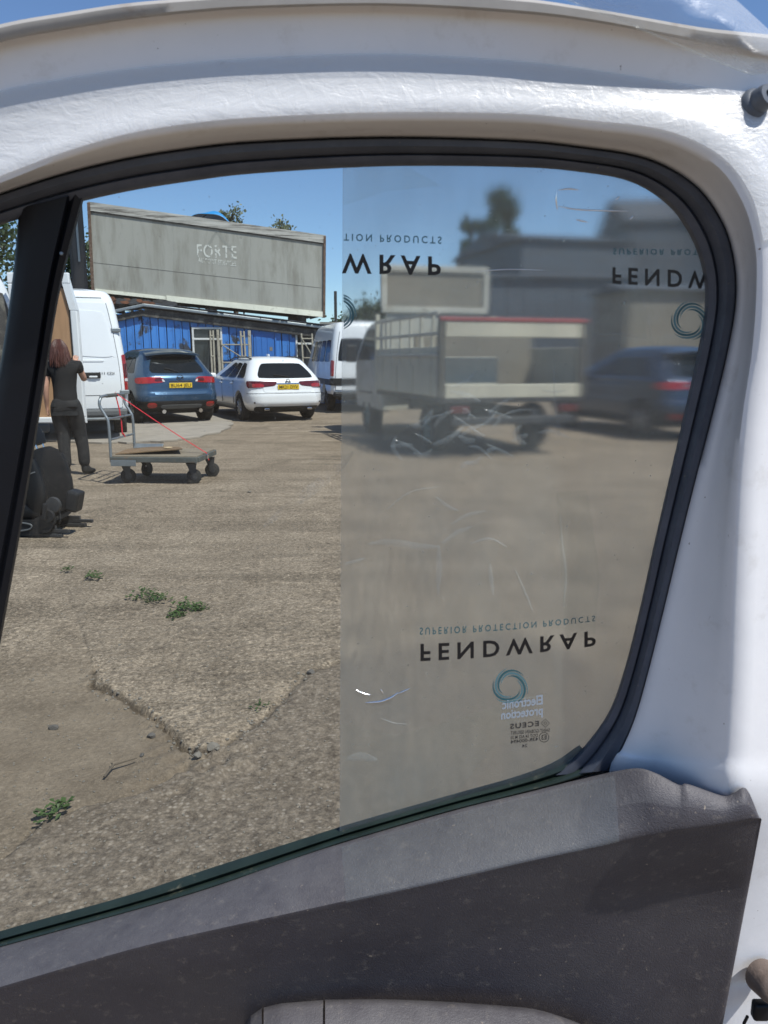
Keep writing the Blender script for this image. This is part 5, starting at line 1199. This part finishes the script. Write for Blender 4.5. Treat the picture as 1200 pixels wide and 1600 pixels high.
# divider between quarter light and drop glass
dl = [(30, 325, 0), (20, 430, 0), (2, 560, 0), (-25, 700, 0), (-60, 860, 0), (-110, 1050, 0), (-180, 1300, 0)]
drr = [(134, 300, 0), (97, 440, 0), (76, 560, 0), (54, 700, 0), (27, 860, 0), (-8, 1050, 0), (-60, 1300, 0)]
dv = []
for t_, w_ in ((0, -.012), (0, .010), (.06, .017), (.30, .020), (.72, .020), (.78, .014), (.84, .017), (.96, .014), (1.0, .006), (1.0, -.012)):
    dv.append([(x0*(1-t_)+x1*t_, y0*(1-t_)+y1*t_, w_) for (x0, y0, _), (x1, y1, _) in zip(dl, drr)])
dbuild(sweep(dv), 'divider_bar', 'divider_black')
MB_s = MB().lathe([(0, .0012), (.0013, .001), (.0016, 0)], (0, -1, .1), D(96, 396, .0195), 12); dbuild(MB_s, 'screw', 'galvanised')
# sill strip at the foot of the glass
s_top = [(-120, 1496), (0, 1455), (200, 1399), (330, 1356), (500, 1302), (560, 1283), (700, 1243), (800, 1215), (862, 1192), (905, 1164)]
s_bot = [(-120, 1516), (0, 1480), (208, 1423), (333, 1386), (500, 1328), (560, 1309), (700, 1268), (800, 1243), (880, 1222), (940, 1200)]
rs = [[(x0*(1-t_)+x1*t_, y0*(1-t_)+y1*t_, w_) for (x0, y0), (x1, y1) in zip(s_top, s_bot)] for t_, w_ in ((0, -.006), (0, .003), (.25, .006), (.5, .011), (.62, .007), (.75, .014), (.95, .018), (1.0, .018), (1.06, .01))]
dbuild(sweep(rs), 'sill_strip', 'sill_rubber')
# trim panel: ledge, rounded crease, undercut face
t_back = [(-120, 1514), (0, 1480), (208, 1423), (333, 1386), (500, 1328), (700, 1269), (825, 1238), (905, 1218), (985, 1201), (1020, 1206), (1060, 1226), (1075, 1225), (1128, 1243), (1145, 1240), (1166, 1232), (1186, 1276)]
t_crea = [(-120, 1580), (0, 1544), (208, 1484), (333, 1455), (500, 1419), (700, 1375), (825, 1346), (905, 1329), (992, 1310), (1025, 1305), (1060, 1298), (1080, 1296), (1120, 1290), (1145, 1286), (1168, 1282), (1187, 1279)]
t_low = [(-120, 1705), (0, 1672), (208, 1618), (333, 1588), (500, 1545), (700, 1490), (825, 1452), (905, 1428), (985, 1405), (1015, 1402), (1048, 1398), (1070, 1396), (1105, 1392), (1128, 1390), (1150, 1388), (1167, 1386)]
t_bot = [(x*.93-10, 1830) for x, y in t_low]; t_bot[-1] = (1082, 1830)
wb = [.018]*6 + [.022, .03, .055, .068, .078, .080, .082, .082, .082, .080]
wc = [.092]*8 + [.094, .096, .098, .098, .098, .098, .097, .094]
def tring(r, ws): return [(x, y, w_) for (x, y), w_ in zip(r, ws)]
def tmix(r0, w0, r1, w1, t_, dw=0.0): return [(x0*(1-t_)+x1*t_, y0*(1-t_)+y1*t_, a*(1-t_)+b_*t_+dw) for (x0, y0), (x1, y1), a, b_ in zip(r0, r1, w0, w1)]
wl_ = [.060]*15+[.060]; wbt = [.030]*8+[.036]*8
rings = [tring(t_back, [q-.012 for q in wb]), tring(t_back, wb), tmix(t_back, wb, t_crea, wc, .04, .003), tmix(t_back, wb, t_crea, wc, .5, .006), tmix(t_back, wb, t_crea, wc, .9, .002), tmix(t_back, wb, t_crea, wc, .97, .0008), tring(t_crea, [q-.0012 for q in wc]),
         tmix(t_crea, wc, t_low, wl_, .03, -.0016), tmix(t_crea, wc, t_low, wl_, .09, -.0006), tmix(t_crea, wc, t_low, wl_, .5), tmix(t_crea, wc, t_low, wl_, .9, .0), tring(t_low, wl_), tmix(t_low, wl_, t_bot, wbt, .12, -.003), tring(t_bot, wbt)]
rings = [r+[(r[-1][0]+3, r[-1][1]+2, r[-1][2]-.006), (r[-1][0]+1, r[-1][1]+2, .03)] for r in rings]
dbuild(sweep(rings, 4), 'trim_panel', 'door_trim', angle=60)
# arm rest rising into the frame's foot
def arm(x0, x1, name, dw=0.0, mm='door_trim'):
    xs_ = np.linspace(x0, x1, 14)
    yb = lambda x: float(np.interp(x, [380, 392, 410, 440, 505, 600, 700, 830, 900, 960, 1040], [1606, 1588, 1576, 1569, 1564, 1563, 1567, 1577, 1597, 1630, 1690]))
    rg_ = [[(x, yb(x)-2, .055+dw) for x in xs_], [(x, yb(x), .078+dw) for x in xs_], [(x, yb(x)+8, .088+dw) for x in xs_], [(x, yb(x)+90, .135+dw) for x in xs_], [(x, yb(x)+190, .16+dw) for x in xs_], [(x, yb(x)+260, .15+dw) for x in xs_]]
    dbuild(sweep(rg_, 2), name, mm)
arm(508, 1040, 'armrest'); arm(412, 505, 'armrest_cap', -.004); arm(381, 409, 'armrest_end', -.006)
# outer skin below the window
sk = [(D(x, y).x, D(x, y).z-.14) for x, y in ((-120, 1516), (208, 1423), (500, 1328), (800, 1243), (1300, 1120))]
dbuild(MB().prism([Vector((x, .80, z)) for x, z in sk]+[Vector((sk[-1][0]-.02, .80, .36)), Vector((sk[0][0], .80, .36))], (0, .05, 0)), 'outer_skin', 'door_white', smooth=False)
# rubber buffer and latch on the latch side
bc = D(1170, 170, .045); ax = Vector((.38, -.88, .28))
dbuild(MB().lathe([(.0115, -.01), (.0125, .004), (.0118, .008), (.0092, .0095), (.0088, .017), (.0078, .019), (.0035, .0192), (.003, .0165), (0, .016)], ax, bc, 28), 'rubber_buffer', 'buffer_rubber')
lc = D(1206, 1540, .055)
dbuild(MB().lathe([(.019, -.02), (.0185, .004), (.016, .010), (.009, .0125), (0, .013)], (.15, -.95, .2), lc, 28), 'latch_cover', 'latch_plastic')
dbuild(MB().box(D(1188, 1578, .05), (.018, .012, .022), bev=.003), 'latch_recess', 'divider_black')
dbuild(MB().tube([D(1162, 1600, .05), D(1168, 1588, .051)], .0018, 6), 'latch_slot', 'divider_black')

# writing on the glass, read from outside
m, nt, N, L, b = new_mat('etched_blue'); b.inputs['Alpha'].default_value = .6; b.inputs['Base Color'].default_value = (.42, .52, .66, 1); b.inputs['Roughness'].default_value = .6
m, nt, N, L, b = new_mat('etched_dark'); b.inputs['Base Color'].default_value = (.03, .03, .03, 1); b.inputs['Roughness'].default_value = .6
m, nt, N, L, b = new_mat('print_black'); b.inputs['Base Color'].default_value = (.008, .009, .012, 1); b.inputs['Roughness'].default_value = .35
m, nt, N, L, b = new_mat('print_teal'); b.inputs['Base Color'].default_value = (.03, .115, .14, 1); b.inputs['Roughness'].default_value = .4
m, nt, N, L, b = new_mat('print_mid'); b.inputs['Base Color'].default_value = (.10, .21, .24, 1); b.inputs['Roughness'].default_value = .4
def px_text(name, s, p0, p1, h0, h1, mm, parent, w_, bold=0.0, space=1.0, curve=0.0, hflip=False):
    """text between two pixels; letters stand h0..h1 pixels from the base line (positive: downwards, that is upside down)"""
    v, f = text2d(s, bold, space); W_ = v[:, 0].max(); out = []
    for x, y in v:
        t_ = x/W_
        if hflip: t_ = 1-t_
        bx_, by_ = p0[0]+(p1[0]-p0[0])*t_, p0[1]+(p1[1]-p0[1])*t_ + curve*4*t_*(1-t_)
        out.append(D(bx_, by_+(h0*(1-t_)+h1*t_)*y, w_))
    o = mesh(name, out, f, mm, parent)
    if parent is not None:
        mt = Matrix.Identity(4); q = parent
        while q is not None: mt = Matrix.Translation(-q.location) @ mt; q = q.parent
        o.data.transform(mt)
    return o
px_text('sticker_lettering', 'Electronic', (785, 1108), (848, 1100), -15, -15, 'etched_blue', glass, .0075, .02, 1, 0, True)
px_text('sticker_lettering', 'protection', (783, 1124), (848, 1116), -14, -14, 'etched_blue', glass, .0075, .02, 1, 0, True)
px_text('glass_marking', 'ECEUS', (797, 1139), (842, 1134), -8, -8, 'etched_dark', glass, .0074, .03, 1.2, 0, True)
px_text('glass_marking', 'SAINT-GOBAIN SEKURIT', (798, 1148), (859, 1143), -5.5, -5.5, 'etched_dark', glass, .0074, .015, 1, 0, True)
px_text('glass_marking', 'DOT 24 AS2 M 33', (798, 1155), (840, 1151), -5, -5, 'etched_dark', glass, .0074, .015, 1, 0, True)
px_text('glass_marking', '43R-000494', (798, 1162), (841, 1157), -5.5, -5.5, 'etched_dark', glass, .0074, .02, 1, 0, True)
px_text('glass_marking', '24', (816, 1168), (824, 1167), -5, -5, 'etched_dark', glass, .0074, .02, 1, 0, True)
px_text('glass_marking', 'E3', (846, 1156), (854, 1155), -8, -8, 'etched_dark', glass, .0074, .02, 1, 0, True)
def px_ring(c, r, th, mm, parent, w_, sides=28, rot=0.0):
    v, f = [], []
    for k in range(sides):
        a = 2*math.pi*k/sides+rot
        for rr_ in (r-th/2, r+th/2): v.append(D(c[0]+rr_*math.cos(a), c[1]+rr_*math.sin(a), w_))
    for k in range(sides): j = (k+1) % sides; f.append((2*k, 2*k+1, 2*j+1, 2*j))
    o = mesh('glass_marking', v, f, mm, parent)
    mt = Matrix.Identity(4); q = parent
    while q is not None: mt = Matrix.Translation(-q.location) @ mt; q = q.parent
    o.data.transform(mt); return o
px_ring((850, 1152), 7.5, 1.0, 'etched_dark', glass, .0074); px_ring((852, 1130), 6.5, 1.0, 'etched_dark', glass, .0074, 4); px_ring((852, 1130), 2.6, 1.0, 'etched_dark', glass, .0074, 4)

# ------------------------------------------------------------------ clear protective film stuck over glass and frame
m, nt, N, L, b = new_mat('film_window'); N.remove(b)
co = coords(nt)
rf = N.new('ShaderNodeBsdfRefraction'); rf.inputs['IOR'].default_value = 1.06; L.new(ramp(nt, noise(nt, scaled(nt, coords(nt), (9, 1, 3)), 1.4, 4, .6, .5), [(.3, (.09,)*3), (.7, (.16,)*3)]), rf.inputs['Roughness']); rf.inputs['Color'].default_value = (1, 1, 1, 1)
gl = N.new('ShaderNodeBsdfGlossy'); gl.inputs['Roughness'].default_value = .18; gl.inputs[0].default_value = (1, 1, 1, 1)
lw = N.new('ShaderNodeLayerWeight'); lw.inputs[0].default_value = .5
fre = math_n(nt, 'ADD', .03, math_n(nt, 'MULTIPLY', math_n(nt, 'POWER', lw.outputs['Facing'], 5.0), .9))
wv = noise(nt, scaled(nt, co, (14, 1, 3)), 1.6, 6, .6, .3); wv2 = noise(nt, scaled(nt, co, (60, 1, 14)), 3, 2, .5); wr = noise(nt, scaled(nt, co, (1, 1, .6)), 9, 2, .5, .8)
weave = N.new('ShaderNodeTexWave'); weave.inputs['Scale'].default_value = 260; weave.bands_direction = 'X'; L.new(co, weave.inputs['Vector'])
weave2 = N.new('ShaderNodeTexWave'); weave2.inputs['Scale'].default_value = 260; weave2.bands_direction = 'Z'; L.new(co, weave2.inputs['Vector'])
wh = noise(nt, scaled(nt, co, (4, 1, 22)), 1.5, 2, .5, .4); nb = bump(nt, wr, .45, .014); nb = bump(nt, wh, .35, .004, nb); nb = bump(nt, wv2, .14, .0015, nb); nb = bump(nt, weave.outputs['Fac'], .10, .0006, nb); nb = bump(nt, weave2.outputs['Fac'], .10, .0006, nb)
L.new(nb, rf.inputs['Normal']); L.new(nb, gl.inputs['Normal'])
mx = N.new('ShaderNodeMixShader'); L.new(fre, mx.inputs[0]); L.new(rf.outputs[0], mx.inputs[1]); L.new(gl.outputs[0], mx.inputs[2])
df = N.new('ShaderNodeBsdfDiffuse'); df.inputs[0].default_value = (.66, .75, .73, 1); tl_ = N.new('ShaderNodeBsdfTranslucent'); tl_.inputs[0].default_value = (.70, .74, .70, 1)
dd_ = N.new('ShaderNodeMixShader'); dd_.inputs[0].default_value = .5; L.new(df.outputs[0], dd_.inputs[1]); L.new(tl_.outputs[0], dd_.inputs[2])
scr = math_n(nt, 'MULTIPLY', bw(nt, noise(nt, co, 300, 2, .5), .73, .77), .3)
veil = math_n(nt, 'ADD', .105, math_n(nt, 'MULTIPLY', bw(nt, wv, .35, .75), .07)); veil = math_n(nt, 'ADD', veil, math_n(nt, 'MULTIPLY', bw(nt, wr, .5, .72), .05)); veil = math_n(nt, 'ADD', veil, scr)
mx2 = N.new('ShaderNodeMixShader'); L.new(veil, mx2.inputs[0]); L.new(mx.outputs[0], mx2.inputs[1]); L.new(dd_.outputs[0], mx2.inputs[2])
L.new(mx2.outputs[0], N['Material Output'].inputs[0])
m, nt, N, L, b = new_mat('film_loose'); N.remove(b)
co = coords(nt); tr = N.new('ShaderNodeBsdfTransparent'); tr.inputs[0].default_value = (.96, .97, .97, 1)
gl = N.new('ShaderNodeBsdfGlossy'); gl.inputs['Roughness'].default_value = .3; cr = noise(nt, co, 70, 5, .6, 1.5); cr2 = noise(nt, scaled(nt, co, (1, 1, 3)), 22, 5, .6, .8)
nb = bump(nt, cr2, .45, .005, bump(nt, cr, .6, .0025)); L.new(nb, gl.inputs['Normal'])
lw = N.new('ShaderNodeLayerWeight'); lw.inputs[0].default_value = .25; L.new(nb, lw.inputs['Normal'])
mx = N.new('ShaderNodeMixShader'); L.new(math_n(nt, 'ADD', .02, math_n(nt, 'MULTIPLY', lw.outputs['Fresnel'], .4)), mx.inputs[0]); L.new(tr.outputs[0], mx.inputs[1]); L.new(gl.outputs[0], mx.inputs[2])
df = N.new('ShaderNodeBsdfDiffuse'); df.inputs[0].default_value = (.8, .82, .84, 1); L.new(nb, df.inputs['Normal'])
mx2 = N.new('ShaderNodeMixShader'); mx2.inputs[0].default_value = .20; L.new(mx.outputs[0], mx2.inputs[1]); L.new(df.outputs[0], mx2.inputs[2]); L.new(mx2.outputs[0], N['Material Output'].inputs[0])
m, nt, N, L, b = new_mat('film_ledge'); N.remove(b)
tr = N.new('ShaderNodeBsdfTransparent'); tr.inputs[0].default_value = (.97, .98, .97, 1); gl = N.new('ShaderNodeBsdfGlossy'); gl.inputs['Roughness'].default_value = .35
mx = N.new('ShaderNodeMixShader'); mx.inputs[0].default_value = .05; L.new(tr.outputs[0], mx.inputs[1]); L.new(gl.outputs[0], mx.inputs[2])
df = N.new('ShaderNodeBsdfDiffuse'); df.inputs[0].default_value = (.5, .54, .52, 1); mx2 = N.new('ShaderNodeMixShader'); mx2.inputs[0].default_value = .035; L.new(mx.outputs[0], mx2.inputs[1]); L.new(df.outputs[0], mx2.inputs[2]); L.new(mx2.outputs[0], N['Material Output'].inputs[0])
m2 = MATS['film_loose'].copy(); m2.name = 'film_frame'; MATS['film_frame'] = m2
for q in m2.node_tree.nodes:
    if q.type == 'BSDF_GLOSSY': q.inputs['Roughness'].default_value = .45
    if q.type == 'BUMP': q.inputs['Strength'].default_value *= .65
    if q.type == 'MIX_SHADER' and not q.inputs[0].is_linked: q.inputs[0].default_value = .55
    if q.type == 'BSDF_DIFFUSE': q.inputs[0].default_value = (.68, .69, .70, 1)
m2 = m.copy(); m2.name = 'film_fold'; MATS['film_fold'] = m2
for q in m2.node_tree.nodes:
    if q.type == 'MIX_SHADER': q.inputs[0].default_value = .035
m, nt, N, L, b = new_mat('film_ridge'); b.inputs['Base Color'].default_value = (.62, .70, .70, 1); b.inputs['Roughness'].default_value = .12; b.inputs['Alpha'].default_value = .11
m, nt, N, L, b = new_mat('film_gleam'); b.inputs['Base Color'].default_value = (.92, .93, .95, 1); b.inputs['Roughness'].default_value = .24; b.inputs['Metallic'].default_value = 1  # metal-bright colour, puts sun glints on some of the creases

film = thing('protective_film', 'clear printed protective film stuck over the glass and door frame', 'film', (0, DY, .35))
FI = Matrix.Translation(-film.location)
def fbuild(mb, name, mm, smooth=True):
    o = mb.build(name, mm, film, smooth=smooth, angle=60); o.data.transform(FI); return o
Af = [q for q in Ap if q[0] >= 545 or q[1] > 600]
fp = [(536, 258)] + Af + [(700, 1256), (531, 1306)]
n_ = len(fp)
fbuild(MB().add([D(x, y, .0068) for x, y in fp]+[D(x, y, .0060) for x, y in fp], [tuple(range(n_)), tuple(range(2*n_-1, n_-1, -1))]+[(i, n_+i, n_+(i+1) % n_, (i+1) % n_) for i in range(n_)]), 'window_sheet', 'film_window', False)
# cut edge of the sheet
fbuild(MB().tube([D(536, 262, .0066), D(533, 800, .0066), D(531, 1304, .0066)], .0004, 5), 'cut_edge', 'film_ridge')
def fprint(s, p0, p1, h0, h1, mm, bold, space, curve=0.0):
    o = px_text('printed_lettering', s, p0, p1, h0, h1, mm, film, .0071, bold, space, curve); return o
SPC = 1.55
fprint('SUPERIOR PROTECTION PRODUCTS', (656, 981), (930, 962), 11.5, 9, 'print_teal', .008, 1.5, 3)
fprint('FENDWRAP', (657, 1007), (931, 986), 27, 24, 'print_black', .022, SPC, 3)
fprint('TION PRODUCTS', (537, 365), (690, 370), 11.5, 11.5, 'print_teal', .012, 1.5)
fprint('WRAP', (534, 397), (689, 402), 31, 29, 'print_black', .025, SPC)
fprint('SUPERIOR PROTE', (958, 388), (1100, 390), 10, 9, 'print_teal', .008, 1.5)
fprint('FENDW', (957, 418), (1112, 425), 26, 28, 'print_black', .022, SPC)
def swirl(cx, cy, r, mm2, clip=None):
    for j in range(6):
        a0 = j*2*math.pi/6+.4; sweep_ = 3.4; v, f = [], []
        for k in range(25):
            t_ = k/24; a = a0 - sweep_*t_; rad = r*(1.08-.52*t_)*(1+.03*math.sin(3*a)); th = r*.13*math.sin(math.pi*min(1, t_*1.05))**.7+.15
            for s2 in (-1, 1): v.append((cx+(rad+s2*th/2)*math.cos(a), cy+(rad+s2*th/2)*math.sin(a)))
        if clip: v = [(max(x, clip), y) for x, y in v]
        o = mesh('printed_emblem', [D(x, y, .0070+.00004*j) for x, y in v], [(2*k, 2*k+1, 2*k+3, 2*k+2) for k in range(24)], mm2 if j % 2 else 'print_mid', film); o.data.transform(FI)
swirl(797, 1073, 26, 'print_teal'); swirl(528, 487, 27, 'print_teal', 537); swirl(1078, 502, 28, 'print_teal')
# creases and trapped bubbles in the sheet
rg = random.Random(11)
def crease(pts, wpx, mm='film_ridge', h=.0008):
    wpx *= 1.0 if mm == 'film_gleam' else 1.5
    sp = smooth_path([(x, y, 0) for x, y in pts], 6); k = len(sp); v = []
    if mm == 'film_gleam':
        fbuild(MB().tube([D(float(q[0]), float(q[1]), .0070) for q in sp], [max(.0001, wpx*.00022*math.sin(math.pi*(i+.4)/(k-.2))**.6) for i in range(k)], 8), 'crease', mm); return
    for i, q in enumerate(sp):
        a, b_ = sp[max(0, i-1)], sp[min(k-1, i+1)]; d = np.array([b_[0]-a[0], b_[1]-a[1]]); d /= (np.hypot(*d)+1e-9); nx_, ny_ = -d[1], d[0]
        ww = wpx*math.sin(math.pi*(i+.4)/(k-.2))**.6
        v += [D(q[0]+nx_*ww/2, q[1]+ny_*ww/2, .0069), D(q[0], q[1], .0069+h), D(q[0]-nx_*ww/2, q[1]-ny_*ww/2, .0069)]
    f = []
    for i in range(k-1): f += [(3*i, 3*i+1, 3*i+4, 3*i+3), (3*i+1, 3*i+2, 3*i+5, 3*i+4)]
    fbuild(MB().add(v, f), 'crease', mm)
for pts, wd in (([(575, 850), (610, 847), (650, 853), (688, 855)], 7), ([(690, 850), (715, 832), (738, 823)], 5), ([(705, 820), (730, 805), (760, 799)], 4), ([(735, 850), (765, 842), (792, 855)], 3), ([(538, 882), (570, 873)], 4),
                ([(542, 1186), (565, 1182), (590, 1188)], 9), ([(594, 1122), (615, 1130), (638, 1132)], 2), ([(875, 800), (878, 850), (884, 900), (880, 950)], 3), ([(805, 890), (822, 930), (832, 955)], 3), ([(765, 880), (770, 930)], 5), ([(685, 850), (686, 890), (684, 930)], 6),
                ([(776, 1098), (810, 1093), (850, 1087)], 1.5), ([(920, 525), (970, 522), (1010, 530)], 2), ([(1000, 450), (1012, 500), (1022, 552)], 1.5), ([(1035, 505), (1025, 550)], 1.5), ([(865, 570), (868, 640), (875, 690)], 3),
                ([(415, 815), (470, 790), (520, 740), (552, 712)], 4) if False else ([(600, 800), (640, 770), (690, 760)], 2), ([(620, 680), (614, 700), (628, 720)], 5)):
    crease(pts, wd)
for pts, wd in (([(556, 1078), (566, 1083), (579, 1086)], 5), ([(571, 1098), (595, 1096), (613, 1089), (622, 1082)], 6), ([(622, 1084), (640, 1076)], 4), ([(595, 1077), (599, 1084)], 3)): crease(pts, wd, 'film_gleam')
for pts, wd in (([(870, 297), (869, 312), (871, 328)], 3), ([(872, 297), (890, 295), (905, 297)], 3), ([(872, 322), (900, 327), (940, 329), (982, 330)], 3), ([(962, 312), (968, 307)], 3), ([(900, 343), (918, 347)], 3), ([(984, 343), (990, 337)], 3), ([(742, 425), (790, 421), (850, 422)], 1.5)): crease(pts, wd, 'film_gleam', .0005)
for _ in range(34):
    x, y = rg.gauss(735, 60), rg.gauss(672, 34); a = rg.uniform(-.9, .6); l = rg.uniform(6, 26)
    bend = rg.uniform(-6, 6)
    crease([(x-l*math.cos(a), y-l*math.sin(a)), (x+bend*.4, y+bend), (x+l*math.cos(a), y+l*math.sin(a)+rg.uniform(-5, 5))], rg.uniform(3, 7))
# doubled layers where the sheet has folded on itself
for k, pl in enumerate(([(918, 522), (986, 452), (1002, 468), (1012, 530)], [(868, 770), (918, 765), (938, 900), (930, 990), (885, 1005)], [(566, 492), (640, 470), (700, 500), (690, 640), (600, 690)],
                        [(536, 262), (640, 262), (690, 290), (600, 300), (536, 322)], [(536, 1130), (620, 1150), (760, 1110), (840, 1080), (700, 1258), (532, 1304)])):
    fbuild(MB().add([D(x, y, .00695+k*.00002) for x, y in pl], [tuple(range(len(pl)))]), 'folded_layer', 'film_fold')
# smears wiped across the clear part of the glass
def smear(pts, wpx):
    sp = smooth_path([(x, y, 0) for x, y in pts], 8); k = len(sp); v = []
    for i, q in enumerate(sp):
        a, b_ = sp[max(0, i-1)], sp[min(k-1, i+1)]; d = np.array([b_[0]-a[0], b_[1]-a[1]]); d /= (np.hypot(*d)+1e-9); ww = wpx*math.sin(math.pi*(i+.4)/(k-.2))**.5
        v += [D(q[0]-d[1]*ww/2, q[1]+d[0]*ww/2, .0004), D(q[0]+d[1]*ww/2, q[1]-d[0]*ww/2, .0004)]
    o = mesh('smear', v, [(2*i, 2*i+1, 2*i+3, 2*i+2) for i in range(k-1)], 'grime', glass); o.data.transform(DI)
m, nt, N, L, b = new_mat('grime'); b.inputs['Base Color'].default_value = (.62, .60, .55, 1); b.inputs['Roughness'].default_value = .9
L.new(math_n(nt, 'MULTIPLY', bw(nt, noise(nt, coords(nt), 45, 7, .7), .42, .68), .30), b.inputs['Alpha'])
smear([(412, 822), (470, 778), (520, 738), (552, 706)], 17); smear([(500, 540), (497, 580), (502, 630)], 22); smear([(515, 550), (520, 600)], 14); smear([(210, 672), (235, 668), (255, 676)], 18); smear([(560, 1010), (545, 1040)], 10)
# film over the frame, crinkled, and over the ledge
ns = 15
rr = [ringw(mixr(rC, rD, .3), .0645, .081), ringw(mixr(rC, rD, .8), .0635, .079), ringw(rD, .0605, .0755), ringw(mixr(rD, rE, .5), .0570, .058), ringw(mixr(rD, rE, .93), .0538, .041), ringw(mixr(rE, rF, .1), .0533, .036)]
rr = [r[:13] for r in rr]
fbuild(sweep(rr), 'frame_sheet', 'film_frame')
xs_ = np.linspace(533, 960, 12)
def led(t_, dw):
    out = []
    for x in xs_:
        yb_ = np.interp(x, [q[0] for q in t_back], [q[1] for q in t_back]); wb_ = np.interp(x, [q[0] for q in t_back], wb); yc_ = np.interp(x, [q[0] for q in t_crea], [q[1] for q in t_crea]); wc_ = np.interp(x, [q[0] for q in t_crea], wc)
        out.append((x+t_*8, yb_*(1-t_)+yc_*t_, wb_*(1-t_)+wc_*t_+dw))
    return out
fbuild(sweep([led(.05, .0055), led(.5, .008), led(.9, .004), led(.985, .002)], 2), 'ledge_sheet', 'film_ledge')
# loose flap lifting at the upper corner
fo = MB()
def flap(u, v):
    a = np.array(smooth_path([(850, -14, 0), (985, 38, 0), (1100, 88, 0), (1172, 116, 0), (1230, 112, 0)], 1)); bq = np.array([(960, -60, 0), (1060, -40, 0), (1140, -10, 0), (1200, 45, 0), (1240, 80, 0)])
    i = u*4; k = min(int(i), 3); t_ = i-k
    p0 = a[k]*(1-t_)+a[k+1]*t_; p1 = bq[k]*(1-t_)+bq[k+1]*t_; q = p0*(1-v)+p1*v
    return D(float(q[0]), float(q[1]), .095+.035*math.sin(math.pi*v)+.006*math.sin(9*u+4*v)+.003*math.sin(23*u-7*v))
fo.grid(flap, np.linspace(0, 1, 40), np.linspace(0, 1, 18)); fbuild(fo, 'loose_flap', 'film_loose')
fbuild(MB().tube([flap(u, 0) for u in np.linspace(0, 1, 30)], .0007, 6), 'flap_edge', 'film_ridge')
